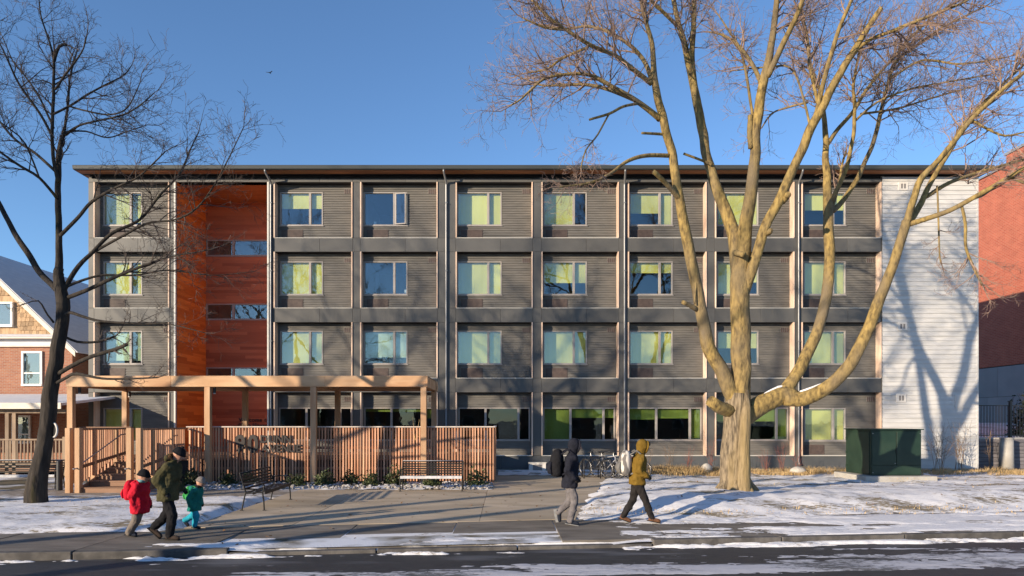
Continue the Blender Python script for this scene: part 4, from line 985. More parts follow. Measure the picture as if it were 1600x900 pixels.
T.limb([(1189,130,8,-.8),(1172,95,6.5,-.6),(1152,70,5.5,-.4),(1130,55,4,-.2),(1108,50,2.5,0)], shoots=.2, dens=1.5, size=1.0)
T.limb([(1178,195,5,-.6),(1160,88,4,-.5),(1140,50,3,-.4),(1120,20,2,-.2)], shoots=.3, dens=1.2, size=.9)
T.limb([(1160,462,20,0),(1168,440,18,-.1),(1180,405,17,-.25),(1195,355,16.5,-.4),(1214,317,17,-.5),(1236,270,16,-.7),(1262,212,15,-.9),(1280,177,14,-1.1),(1298,140,13.5,-1.2),(1320,101,12,-1.4),(1342,66,10,-1.5),(1365,31,9,-1.6),(1377,12,8,-1.7)])
T.limb([(1222,315,11,-.5),(1229,306,10,-.7),(1231,304,10,-.8)]); T.limb([(1200,365,9,-.5),(1204,360,8.5,-.7)]); T.limb([(1148,395,10,-.1),(1162,398,10,-.5)])
T.limb([(1272,192,8,-1),(1286,130,8,-1.2),(1299,82,7.5,-1.4),(1314,38,6.5,-1.6),(1332,-4,5,-1.8),(1350,-70,3,-2)], shoots=.3, dens=1, size=1.1)
T.limb([(1300,138,6,-1.2),(1345,72,6,-1.5),(1400,46,6,-1.8),(1460,22,5,-2.1),(1512,0,4,-2.4),(1570,-40,2.5,-2.7)], shoots=.2, dens=1.6, size=1.1)
T.limb([(1280,172,6,-1.0),(1273,140,5.5,-.8),(1265,105,5,-.6),(1262,62,4.5,-.4),(1254,28,4,-.2)], shoots=.25, dens=1.2, size=1.0)
T.limb([(1268,205,4,-.9),(1240,112,3.5,-.7),(1200,105,3,-.4),(1150,110,2,-.2)], shoots=.2, dens=1.4, size=.8)
T.limb([(1262,160,4,-.8),(1230,168,3.5,-.5),(1205,178,2.5,-.2),(1190,200,2,0)], shoots=.2, dens=1.4, size=.8)
# low left limb and its spray
T.limb([(1152,640,22,0),(1142,612,25,-.05),(1128,580,24,-.1),(1109,545,22,-.2),(1098,500,20,-.3),(1090,455,19,-.35),(1078,400,18,-.4),(1068,350,17,-.45),(1060,310,15.5,-.5),(1053,262,15,-.5),(1045,220,14,-.5),(1034,180,13.5,-.55),(1025,142,12,-.6),(1021,112,10,-.6),(1019,70,8,-.6),(1009,32,6.5,-.6),(1000,-4,5,-.6),(990,-70,3,-.6)], shoots=.82, dens=.9, size=1.2)
T.limb([(1018,125,8,-.6),(1005,93,7,-.4),(981,68,6,-.2),(948,49,5,0),(917,41,4.5,.2),(888,45,3.5,.4),(850,40,2,.6)], shoots=.2, dens=1.7, size=1.0)
T.limb([(1018,131,8.5,-.6),(987,107,8,-.9),(959,86,7,-1.2),(923,71,6.5,-1.5),(884,46,5.5,-1.8),(856,26,5,-2),(830,-2,4,-2.2)], shoots=.25, dens=1.7, size=1.1)
T.limb([(884,46,5,-1.8),(852,43,4,-1.9),(817,28,2.5,-2)], shoots=.2, dens=2, size=.9)
T.limb([(1031,187,9.5,-.55),(995,158,8.5,-.8),(959,137,7,-1),(920,117,6,-1.2),(877,117,5,-1.4),(849,124,4.5,-1.5),(831,139,4,-1.6),(813,156,3,-1.7),(798,165,2,-1.8)], shoots=.25, dens=1.8, size=1.0)
T.limb([(991,156,7,-.8),(948,139,6,-.5),(913,132,5,-.3),(877,133,4,-.1),(845,133,3,.1),(812,120,2,.2)], shoots=.2, dens=1.8, size=1.0)
T.limb([(996,162,5,-.8),(973,167,4.5,-1.1),(952,178,4.5,-1.3),(921,187,4,-1.5)])
T.limb([(952,178,3,-1.3),(934,210,3,-1.3),(915,235,2.5,-1.3),(908,262,2,-1.3)], shoots=.4, dens=1.8, size=.6)
T.limb([(920,73,4.5,-1.5),(877,92,4,-1.3),(856,107,3.5,-1.2),(824,114,2.5,-1)], shoots=.2, dens=2, size=.9)
T.limb([(1046,243,7,-.5),(1009,243,6.5,-.9),(980,252,6,-1.2),(952,272,5,-1.5),(920,286,4,-1.7),(874,292,2.5,-1.9)], shoots=.6, dens=1.2, size=.6)
T.limb([(1037,210,5,-.5),(1003,208,4,-.9)]); T.limb([(1066,318,9,-.45),(1044,291,8,-.8),(1021,268,7.5,-1.1)]); T.limb([(1090,484,9,-.35),(1076,476,8,-.5),(1067,472,7,-.6)])
T.limb([(1068,240,4,.6),(1100,252,4,.5),(1112,258,5,.45)])
T.limb([(1140,642,22,-.1),(1122,636,22,-.3),(1110,626,19,-.45)], m=M['bark_gold'])
# low right limbs
T.limb([(1158,655,32,0),(1176,640,34,.05),(1198,628,31,.05),(1226,617,30,0),(1240,622,28,-.05)], n=14)
T.limb([(1224,618,24,0),(1240,592,20,.15),(1260,556,19.5,.3),(1276,520,18.5,.4),(1288,480,17.5,.5),(1294,440,17,.6),(1296,400,16.5,.7),(1293,350,15.5,.8),(1293,310,14.5,.9),(1291,268,12,1),(1290,228,10,1.1),(1288,192,8,1.2),(1281,142,6,1.3),(1268,108,5,1.4),(1262,66,4,1.5),(1254,20,3,1.6)], n=12, shoots=.75, dens=1, size=1.0)
T.limb([(1291,228,7,1.1),(1308,203,6.5,1.2),(1333,174,6,1.3),(1348,149,5.5,1.4),(1369,121,5,1.6),(1397,89,4.5,1.8),(1422,60,4,2),(1451,32,3.5,2.2),(1490,5,2.5,2.4)], shoots=.25, dens=1.7, size=1.1)
T.limb([(1298,315,8,.9),(1306,300,7.5,.7),(1323,260,7,.5),(1333,213,6.5,.4),(1335,160,5.5,.3),(1333,135,5,.2),(1342,85,4,.1),(1350,40,2.5,0)], shoots=.5, dens=1.3, size=.9)
T.limb([(1300,330,9,.9),(1318,312,8.5,1.1),(1344,270,8,1.3),(1365,220,7,1.5),(1376,174,6.5,1.6),(1387,135,6,1.8),(1398,100,5.5,2),(1422,78,4.5,2.2),(1472,43,3.5,2.4),(1540,10,2.5,2.6)], shoots=.35, dens=1.7, size=1.1)
T.limb([(1335,190,4,.4),(1370,160,3.5,.1),(1420,140,3,-.2),(1480,128,2.5,-.5),(1540,118,2,-.8)], shoots=.15, dens=1.9, size=.9)
T.limb([(1345,178,4,1.4),(1400,170,3.5,1.6),(1450,155,3,1.8),(1520,135,2,2)], shoots=.15, dens=1.9, size=.9)
T.limb([(1390,125,4,1.8),(1440,95,3.5,1.5),(1500,100,3,1.2),(1570,90,2,1)], shoots=.15, dens=1.9, size=.9)
T.limb([(1295,345,5,.8),(1310,290,4.5,1),(1315,262,4,1.2),(1322,235,3,1.3)], shoots=.4, dens=1.6, size=.6)
T.limb([(1226,622,26,-.05),(1246,624,26,-.15),(1272,617,24,-.3),(1301,599,22,-.5),(1330,566,20,-.7),(1350,530,19,-.8),(1366,490,18,-.9),(1381,450,17,-1),(1396,410,16,-1.1),(1408,370,15,-1.2),(1416,345,14,-1.25)], n=12)
T.limb([(1416,348,13,-1.25),(1426,312,11,-1.3),(1438,280,10,-1.3),(1468,248,9,-1.4),(1511,195,8,-1.5),(1545,160,7,-1.6),(1572,135,6.5,-1.7),(1604,110,5.5,-1.8),(1650,70,3,-2)], shoots=.45, dens=1.2, size=1.0)
T.limb([(1420,348,11,-1.2),(1436,322,10,-1),(1450,292,8.5,-.9),(1484,235,7.5,-.8),(1512,187,6.5,-.7),(1548,150,5.5,-.6),(1600,100,4,-.5)], shoots=.4, dens=1.3, size=1.0)
T.limb([(1422,350,9,-1.25),(1450,341,8.5,-1.5),(1484,329,8,-1.8),(1533,302,7.5,-2.1),(1600,262,6.5,-2.5),(1660,225,4,-2.8)], shoots=.4, dens=.9, size=.9)
T.limb([(1446,308,7,-.9),(1484,285,6.5,-.7),(1538,267,5.5,-.5),(1604,248,4.5,-.3)], shoots=.3, dens=1.2, size=.9)
T.limb([(1502,320,5,-1.9),(1508,350,5,-1.9),(1509,387,4.5,-1.9),(1522,420,4,-1.9),(1535,446,3.5,-1.9)], shoots=.5, dens=1.4, size=.6)
T.limb([(1516,186,4.5,-1.5),(1540,200,4,-1.5),(1570,212,3.5,-1.5),(1605,205,2.5,-1.5)], shoots=.3, dens=1.4, size=.7)
T.limb([(1464,290,3,-.9),(1466,340,3,-.9),(1468,400,2.5,-.9),(1471,412,2,-.9)], shoots=.5, dens=1, size=.5)
T.limb([(1575,276,5,-2.3),(1590,282,4.5,-2.3),(1610,290,4,-2.3)], shoots=.3, dens=1, size=.6)
T.limb([(1085,475,3,-.5),(1088,440,2.5,-.5)])
T.done()
# snow lying along the low right limb
q = MB(); pp = []; rr_ = []
for px,py,w in ((1179,629,4),(1190,624,11),(1205,615,12),(1218,608,11),(1225,603,3)): pp.append(P(px,py,-11.05)); rr_.append(w/2/S(-11.1))
pp, rr_ = smooth_line(pp, rr_, .08); q.tube(pp, rr_, 10, True, rough=.4); tag(q.build('snow', M['snow'], smooth=True), 'pad of snow on the low limb of the great tree', 'snow', kind='stuff')
q = MB(); pp = []; rr_ = []
for px,py,w in ((1250,612,3),(1262,609.5,7),(1276,604,6),(1288,598,2)): pp.append(P(px,py,-11.3)); rr_.append(w/2/S(-11.3))
pp, rr_ = smooth_line(pp, rr_, .08); q.tube(pp, rr_, 8, True, rough=.3); tag(q.build('snow', M['snow'], smooth=True), 'small sliver of snow on the outer low limb', 'snow', kind='stuff')

B1 = P(58,787,-12.3)
U = Tree('bare_tree', (B1.x,-12.3,B1.z), -12.3, 'dark bare tree leaning up in front of the brick house', M['bark_dark'], M['twig_dark'], 33); U.thin = .82
U.limb([(55,806,54,0),(57,784,38,0),(62,745,32,0),(68,690,28,0),(76,640,26,0),(85,580,24,0),(91,535,23,0),(95,500,23,0),(98,470,24,0),(95,442,20,0),(93,418,15,0)], 'trunk', 48, .16)
def UL(tr, d0, d1, sh=.3, dens=1.3, size=.9):
    n_ = len(tr); U.limb([(x,y,w*.85,d0+(d1-d0)*i/(n_-1)) for i,(x,y,w) in enumerate(tr)], n=8, shoots=sh, dens=dens*.8, size=size*.88)
UL([(94,430,18),(92,380,14),(90,330,13),(91,280,12),(94,236,9),(100,208,7)], 0, .2, .7, .8)
UL([(91,285,8),(84,249,7.5),(82,202,7),(83,140,6.5),(84,92,5.5),(76,62,4),(64,25,3),(60,-12,2)], 0, -.2, .35, 1.6, .9)
UL([(85,96,6),(93,72,6),(104,70,6)], -.1, -.1, .5, 1, .5)
UL([(100,212,5),(124,196,4.5),(156,188,4),(193,179,3.5),(218,165,3),(241,145,2)], .2, -.8, .25, 1.5)
UL([(84,178,5.5),(109,165,5),(134,149,4.5),(162,134,4),(193,118,3),(205,103,2)], -.1, .8, .25, 1.5)
UL([(86,140,5),(103,115,4.5),(118,96,4),(131,75,3),(137,47,2)], -.1, -.7, .25, 1.5)
UL([(108,166,4),(134,173,4),(171,179,3.5),(199,168,3),(218,131,2)], .3, -1, .25, 1.5)
UL([(104,206,4),(134,205,3.5),(168,215,3),(200,205,2.5),(230,195,2)], .2, .9, .25, 1.5)
UL([(100,210,6),(106,160,5),(110,120,4),(120,80,2.5)], .2, 1, .3, 1.5)
UL([(83,214,6),(62,177,5.5),(31,134,5),(16,103,4),(0,68,3),(-20,30,2)], 0, -.9, .25, 1.5)
UL([(84,200,4.5),(60,150,4),(40,120,3.5),(20,95,2.5),(5,60,2)], 0, 1, .25, 1.5)
UL([(87,268,7),(56,240,6),(28,221,5.5),(9,202,4.5),(-8,178,3.5),(-30,140,2)], 0, .9, .25, 1.5)
UL([(89,310,7),(62,278,6.5),(31,259,6),(0,237,5),(-40,205,3)], 0, -1, .25, 1.5)
UL([(62,279,4),(40,225,3.5),(20,205,3),(0,190,2)], -.3, -.9, .2, 1.5)
UL([(92,455,15),(84,446,14),(62,424,13),(44,396,12),(22,365,11),(0,322,10),(-30,260,7),(-60,180,4)], 0, .8, .5, 1.2)
UL([(94,368,8),(121,340,7.5),(140,318,7),(162,303,6),(187,290,5),(218,275,4),(258,237,2.5)], 0, -1, .35, 1.5)
UL([(100,455,11),(124,415,9.5),(146,393,8.5),(174,365,7.5),(218,343,6),(249,306,5),(280,272,4),(299,231,3),(311,205,2)], 0, .6, .35, 1.5)
UL([(150,392,6),(193,368,5.5),(230,349,5),(274,343,4.5),(308,324,4),(336,287,3.5),(361,240,2.5),(381,198,2)], .2, -1.2, .3, 1.5)
UL([(104,466,10),(140,452,9),(174,436,8),(218,418,6),(264,402,4),(323,391,2.5)], 0, -.8, .35, 1.4)
UL([(100,450,7),(130,438,6),(162,430,5),(212,430,4),(264,422,3),(330,430,2),(390,425,1.5)], 0, .7, .35, 1.4, .8)
UL([(97,496,8),(108,488,7),(130,495,6),(160,502,5),(224,506,4),(262,506,2.5),(320,520,1.8)], 0, -.8, .4, 1.3, .7)
UL([(88,586,11),(115,570,9.5),(140,558,9),(180,546,8.5),(198,538,8)], 0, -.6, .6, .6, .5)
UL([(86,600,8),(104,590,7),(120,584,6.5),(168,592,5),(246,590,3)], 0, -.9, .6, .5, .5)
UL([(93,522,6),(120,534,5.5),(152,534,5),(178,526,4.5)], 0, .5, .6, 1, .5)
UL([(84,504,5),(74,492,4),(60,470,3.5),(42,474,2)], 0, -.4, .5, 1, .4)
U.done()
# round mirror disc strapped to the leaning tree
md = P(82,672,-12.3); ms = empty('traffic_mirror', (md.x+.03,-12.3,md.z), R(-32), label='oval disc with pale rim fixed to the leaning tree trunk', cat='mirror')
d_ = MB().torus((0,0,0), .17, .025, 28, 8).build('rim', M['trim_light'], ms, smooth=True); MB().tube([(0,-.02,0),(0,.02,0)], .17, 28).build('face', M['black_metal'], ms); MB().bar((0,.02,0),(-.16,.05,0),.03,.03).build('bracket', M['black_metal'], ms)

# ------------------------------------------------------------------ generic bare trees: behind the house and along the near side of the street
def wild_tree(name, base, h, r0, seed, label, group, bark, twig, dens=1.0, lean=(0,0), low=.38):
    t = Tree(name, base, 0, label, bark, twig, seed, group); r = random.Random(seed)
    n_ = 7; pts = [Vector((lean[0]*(i/n_)**1.5*h+r.gauss(0,.05)*(i > 0), lean[1]*(i/n_)**1.5*h+r.gauss(0,.05)*(i > 0), h*.62*i/n_)) for i in range(n_+1)]; rad = [r0*(1-.55*i/n_) for i in range(n_+1)]; rad[0] *= 1.35
    sp, sr = smooth_line(pts, rad, .4); MB().tube(sp, sr, 12, True, rough=.12, seed=seed).build('trunk', bark, t.root, smooth=True)
    for k in range(9):
        i = int(len(sp)*(low+(.98-low)*k/8)); i = min(i,len(sp)-2); a = k*2.4+r.uniform(-.4,.4); up = .5+.08*k
        d = Vector((math.cos(a),math.sin(a),up)).normalized(); L_ = h*(.42-.015*k)*r.uniform(.85,1.1); lp = [sp[i]]; lr = [sr[i]*.6]
        for j in range(6): d = (d+Vector((r.gauss(0,.13),r.gauss(0,.13),.1+r.gauss(0,.06)))).normalized(); lp.append(lp[-1]+d*L_/6); lr.append(max(.02,lr[0]*(1-.14*(j+1))))
        s2, q2 = smooth_line(lp, lr, .4); MB().tube(s2, q2, 8, True, rough=.1).build('limb', bark, t.root, smooth=True)
        t.shoot_along(s2, q2, .3, dens*.55, 1.7)
    return t.done()
for i,(px,py,Y,h,w) in enumerate(((40,330,34,15,'further left'),(88,420,30,11,'nearer the apartment block'),(-60,330,32,15,'cut by the photo edge'))):
    c = P(px,py,Y); wild_tree('distant_bare_tree', (c.x,Y,-.03), h, .22, 300+i, 'bare tree beyond the brick house roof, '+w, 'bare trees behind the brick house', M['bark_dark'], M['twig_dark'], .7)
for i,(x,y,h,w) in enumerate(((-21.5,-28.6,24,'nearest the camera'),(-33,-29.5,25,'second along the street'),(-18.2,-29.5,23,'slimmest one'),(-45,-31,25,'furthest up the street'),(-38.5,-34.5,27,'tall one beyond the second'))):
    wild_tree('street_tree', (x,y,0), h, .24, 320+i, 'unseen bare street tree across the road behind the camera, '+w, 'street trees across the road', M['bark_grey'], M['twig'], .22, low=.70)  # unseen trees, added with high crowns to cast branch shadows on the facade
for i,(x,y,h,w) in enumerate(((-18.8,-16.9,17,'nearest of the three'),(-25.5,-17.6,18,'middle one of the three'),(-33,-18.4,18,'furthest of the three'))):
    wild_tree('verge_tree', (x,y,0), h, .22, 340+i, 'unseen bare tree on the near verge left of the view, '+w, 'verge trees left of the view', M['bark_grey'], M['twig'], .45, low=.48)  # unseen trees added nearer the building for sharper dappled shade
# unseen houses added across the road to keep the roadway in shade and show in the ground floor windows
M['brick_h'] = brick_mat('dull_brick', (.26,.11,.075), (.32,.15,.1), (.28,.24,.2))
for i,(x,y,w,h,n_) in enumerate(((-44,-40.5,7.6,6.4,'furthest left'),(-34.6,-40.5,7.4,6.1,'left of the middle'),(-25.4,-40.5,7.6,6.3,'middle one'),(-15.6,-41,7.2,6.5,'right of the middle'),(-5.6,-41,7.4,6.3,'facing the entrance'),(5.4,-40.5,7.6,6.4,'facing the bicycle rack'),(16,-40.5,7.4,6.2,'facing the great tree'))):
    hh = empty('terraced_house', (x,y,0), 0, 'unseen brick house across the road behind the camera, '+n_, 'house', 'houses across the road')
    MB().box(-w/2,w/2,-8,0,0,h-1.6).build('wall', M['brick_h'], hh)
    MB().prism([(-w/2-.3,.35,h-1.7),(-w/2-.3,-8.3,h-1.7),(-w/2-.3,-4,h+1.0)], (w+.6,0,0)).build('roof', M['asphalt_roof'], hh)
    for wx in (-w/4,w/4):
        for wz in (1.2,3.6): o = MB().box(wx-.6,wx+.6,.002,.06,wz,wz+1.3).build('window', M['white_paint'], hh); MB().box(wx-.5,wx+.5,.062,.07,wz+.1,wz+1.2).build('pane', M['interior_dark'], o)
# ------------------------------------------------------------------ bicycles
M['rubber'] = mat('tyre_rubber', (.02,.02,.02), rough=0.8, frost=0.3)
M['chrome'] = mat('bike_alloy', (.22,.22,.23), rough=0.3, metal=0.8)
bike_mats = [mat('bike_paint_%d' % i, c, rough=0.35) for i,c in enumerate(((.02,.02,.025),(.3,.3,.32),(.03,.06,.14),(.12,.02,.02)))]
def make_bike(loc, rz, m, label):
    t = empty('bicycle', loc, rz, label, 'bicycle', 'bicycles parked at the rack')
    rw_ = .335
    for x in (-.52,.52):
        w = MB().torus((x,0,rw_), rw_-.018, .018, 32, 8).build('wheel', M['rubber'], t, smooth=True)
        MB().torus((x,0,rw_), rw_-.045, .012, 32, 6).build('rim', M['chrome'], w, smooth=True)
        s = MB()
        for k in range(14): a = 2*math.pi*k/14; s.tube([(x,.0,rw_),(x+(rw_-.05)*math.cos(a),0,rw_+(rw_-.05)*math.sin(a))], .0035, 3, False)
        s.tube([(x,-.04,rw_),(x,.04,rw_)], .022, 8); s.build('spokes', M['chrome'], w)
    f = MB(); bb = (-.08,0,.29); seat = (-.24,0,.78); head = (.36,0,.80); h2 = (.39,0,.68)
    for a,b,r in ((bb,seat,.016),(bb,h2,.019),((-.225,0,.73),head,.017),(bb,(-.52,.03,rw_),.011),(bb,(-.52,-.03,rw_),.011),((-.23,.01,.75),(-.52,.03,rw_),.009),((-.23,-.01,.75),(-.52,-.03,rw_),.009),(head,h2,.022),(h2,(.52,.04,rw_),.012),(h2,(.52,-.04,rw_),.012)): f.tube([a,b], r, 8)
    f.build('frame', m, t, smooth=True)
    MB().tube([(.35,0,.80),(.33,0,.93),(.38,0,.96)], .013, 8).tube([(.30,-.29,.98),(.36,-.2,.97),(.38,0,.96),(.36,.2,.97),(.30,.29,.98)], .012, 8).build('handlebar', M['black_metal'], t, smooth=True)
    MB().tube([(-.24,0,.77),(-.265,0,.90)], .012, 8).build('seat_post', M['chrome'], t)
    MB().loft([(-.29,0,.90,.10,.065),(-.27,0,.925,.13,.075),(-.25,0,.945,.10,.05)], 12).build('saddle', M['black_metal'], t, smooth=True)
    MB().torus((-.08,-.05,.29), .09, .006, 20, 5).tube([(-.08,-.07,.29),(.05,-.08,.19)], .01, 6).tube([(-.08,.07,.29),(-.21,.08,.39)], .01, 6).box(.01,.09,-.16,-.08,.18,.20).box(-.25,-.17,.08,.16,.38,.40).build('crank', M['chrome'], t)
    return t
for i,(px,rz,w) in enumerate(((931,-50,'dark bicycle at the left end of the rack'),(948,-48,'silver bicycle second from the left in the rack'),(965,-52,'blue bicycle third from the left in the rack'),(985,-47,'dark red bicycle behind the walker in mustard'))):
    c = P(px, 748, -4.0); make_bike((c.x,-4.0-.12*i,.02), R(rz), bike_mats[i], w)
rk = empty('bicycle_rack', (FX(958,-4.1),-4.05,.0), label='low galvanised hoop rack holding the bicycles', cat='rack')
for k in range(4): MB().tube([(-1.1+.6*k,-.3,0),(-1.1+.6*k,-.3,.6),(-1.1+.6*k,0,.72),(-1.1+.6*k,.3,.6),(-1.1+.6*k,.3,0)], .022, 8).build('hoop', M['black_metal'], rk, smooth=True)

# ------------------------------------------------------------------ people walking along the pavement (all face +X)
M['skin'] = mat('skin', (.42,.23,.16), rough=0.6)
def cloth(n, c, c2=None, frz=0): return mat(n, c, c2 or tuple(min(1,v*1.35) for v in c), 7, rough=0.9, bump=0.9, bs=16, spec=0.08)
FOLD = bpy.data.textures.new('folds','CLOUDS'); FOLD.noise_scale = .11; FOLD.noise_depth = 1
def remesh(o, v=.014, s=4, fold=0.0):
    m = o.modifiers.new('remesh','REMESH'); m.mode = 'VOXEL'; m.voxel_size = v; m.use_smooth_shade = True
    k = o.modifiers.new('smooth','SMOOTH'); k.iterations = s; k.factor = .5
    if fold:
        d = o.modifiers.new('folds','DISPLACE'); d.texture = FOLD; d.strength = fold; d.mid_level = .5; d.texture_coords = 'GLOBAL'
    return o
def person(loc, H, pose, cl, label, kid=False, rz=0):
    """pose: sagittal joints in units of H; cl: clothing materials"""
    t = empty('person', loc, rz, label, 'person')
    V = lambda x,z,y=0: Vector((x*H, y*H, z*H))
    hip = pose['hip']; ch = pose['chest']; sh = pose['sh']; nk = pose['neck']; hd = pose['head']; hr = (.087 if kid else .066)*H; hw_ = .05 if not kid else .055; sw = .105 if not kid else .115
    th = .052*(1.1 if kid else 1); 
    # body: legs, trunk, arms, neck and head in one surface
    b = MB()
    b.loft([(hip[0]*H,0,(hip[1]-.04)*H,.06*H,.085*H),(hip[0]*H,0,(hip[1]+.06)*H,.055*H,.08*H),(ch[0]*H,0,ch[1]*H,.062*H,.09*H),(sh[0]*H,0,sh[1]*H,.045*H,.1*H)], 14)
    b.capsule(V(*sh),.04*H,V(*nk),.036*H); b.capsule(V(*nk),.036*H,V(hd[0]-.005,hd[1]),.036*H)
    tilt = pose.get('tilt',0); face = Vector((math.cos(tilt),0,-math.sin(tilt))); upv = Vector((math.sin(tilt),0,math.cos(tilt))); hc = V(*hd)
    b.ball(hc, hr*.92, hr*.76, hr*1.08, 16, 10); b.ball(hc+face*hr*.25-upv*hr*.5, hr*.66, hr*.58, hr*.6, 12, 8)
    b.capsule(hc+face*hr*.9+upv*hr*.1, hr*.1, hc+face*hr*1.08-upv*hr*.25, hr*.15, 8)
    for sy in (-1,1): b.ball(hc+Vector((0,sy*hr*.78,0))-upv*hr*.05, hr*.14, hr*.07, hr*.22, 8, 6)
    limbs = []
    for sy,kn,an,to in ((-1,)+pose['near'],(1,)+pose['far']):
        y = sy*hw_; b.capsule(V(hip[0],hip[1]-.02,y), th*.9*H, V(*kn,y), .038*H); b.capsule(V(*kn,y), .038*H, V(*an,y), .024*H); b.capsule(V(*an,y), .026*H, V(*to,y), .02*H); limbs.append((y,kn,an,to))
    arms = []
    for sy,el,ha in ((-1,)+pose['arm_near'],(1,)+pose['arm_far']):
        y = sy*sw; b.capsule(V(sh[0],sh[1]-.02,y), .034*H, V(*el,y*1.15), .027*H); b.capsule(V(*el,y*1.15), .027*H, V(*ha,y*1.05), .018*H); arms.append((y,el,ha))
    bo_ = remesh(b.build('body', M['skin'], t, smooth=True), .011*max(H,1.2)/1.2, 3)
    e = MB()
    for sy in (-1,1): e.ball(hc+face*hr*.80+Vector((0,sy*hr*.3,0))+upv*hr*.12, hr*.09, hr*.12, hr*.08, 8, 6)
    e.build('eyes', M['black_metal'], t, smooth=True)
    mo = MB().ball(hc+face*hr*.88-upv*hr*.5, hr*.06, hr*.24, hr*.05, 8, 6).build('mouth', cl['mouth'], t, smooth=True)
    # trousers
    q = MB(); q.loft([(hip[0]*H,0,(hip[1]-.07)*H,.066*H,.088*H),(hip[0]*H,0,(hip[1]+.03)*H,.068*H,.09*H),(ch[0]*.4*H+hip[0]*.6*H,0,(hip[1]+.1)*H,.062*H,.085*H)], 14)
    lg = pose.get('legw',1.0)
    for y,kn,an,to in limbs:
        q.capsule(V(hip[0],hip[1]-.02,y), th*1.12*H, V(*kn,y), .046*H*lg); q.capsule(V(*kn,y), .046*H*lg, V(an[0],an[1]+.012,y), .038*H*lg)
        mid = (V(*kn,y)*.55+V(*an,y)*.45); q.ball(mid+Vector((.012*H,0,0)), .042*H*lg, .04*H*lg, .03*H)
    remesh(q.build('trousers', cl['trousers'], t, smooth=True), .012, 3, .035)
    # shoes
    for y,kn,an,to in limbs:
        a = V(*an,y); d = V(*to,y); s = MB(); dr = (d-a); fl = Vector((dr.x,0,dr.z)).normalized()
        s.capsule(a+Vector((0,0,.015*H)), .036*H, a, .034*H); s.capsule(a-fl*.018*H-Vector((0,0,.012*H)), .028*H, d, .025*H); s.capsule(d, .026*H, d+fl*.018*H, .022*H)
        o = remesh(s.build('shoe', cl['shoes'], t, smooth=True), .010, 2)
        n_ = Vector((-fl.z,0,fl.x)); n_ = -n_ if n_.z > 0 else n_
        k = MB(); k.bar(a-fl*.05*H+n_*.036*H, d+fl*.036*H+n_*.02*H, .056*H, .009*H); k.build('sole', cl['sole'], o)
    # jacket
    hem = pose['hem']; j = MB(); hm = Vector((hip[0]*H+pose.get('hemx',0)*H,0,hem*H)); jw = pose.get('jw',1.0)
    j.loft([(hm.x,0,hm.z,.088*H*jw,.108*H*jw),(hm.x+.0,0,hm.z+.03*H,.092*H*jw,.112*H*jw),((hip[0]*.5+ch[0]*.5)*H,0,(hip[1]*.5+ch[1]*.5)*H,.088*H*jw,.112*H*jw),(ch[0]*H,0,ch[1]*H,.09*H*jw,.12*H*jw),(sh[0]*H,0,(sh[1]-.015)*H,.07*H*jw,.118*H),(sh[0]*H+.005,0,(sh[1]+.02)*H,.052*H,.075*H),(nk[0]*H,0,(nk[1]+.005)*H,.046*H,.05*H)], 20)
    for y,el,ha in arms:
        s0 = V(sh[0],sh[1]-.025,y*.98); e0 = V(*el,y*1.2); h0 = V(*ha,y*1.05)
        j.capsule(s0, .052*H*jw, e0, .043*H*jw); j.capsule(e0, .043*H*jw, h0*.95+e0*.05, .034*H*jw); j.ball(e0*.6+s0*.4, .05*H*jw, .046*H*jw, .035*H)
    for k in range(3): j.ball((hm.x+.02*H,(-.07+.05*k)*H,hm.z+.04*H), .07*H, .05*H, .045*H)
    remesh(j.build('jacket', cl['jacket'], t, smooth=True), .013, 3, .05)
    # hands: palm and five bent fingers
    for y,el,ha in arms:
        h0 = V(*ha,y*1.05); d = (h0-V(*el,y*1.2)).normalized(); sd = Vector((0,1,0)); fw = d.cross(sd).normalized(); g_ = MB(); gs = H*(.95 if kid else 1)
        g_.capsule(h0, .017*gs, h0+d*.035*gs, .02*gs, 8)
        for k in range(4):
            base = h0+d*.045*gs+fw*(.016-.011*k)*gs; l_ = (.026,.031,.029,.022)[k]*gs; g_.tube([base-d*.012*gs, base+d*l_*.55, base+d*l_*.85-sd*(1 if y > 0 else -1)*l_*.35], [.0062*gs,.0058*gs,.0048*gs], 6)
        g_.tube([h0+d*.012*gs+fw*.014*gs, h0+d*.032*gs+fw*.03*gs, h0+d*.05*gs+fw*.028*gs], [.0075*gs,.0068*gs,.005*gs], 6)
        g_.build('glove', cl['gloves'], t, smooth=True)
    return t, dict(hc=hc, hr=hr, face=face, up=upv, V=V, H=H, sh=sh, ch=ch, nk=nk, hip=hip)
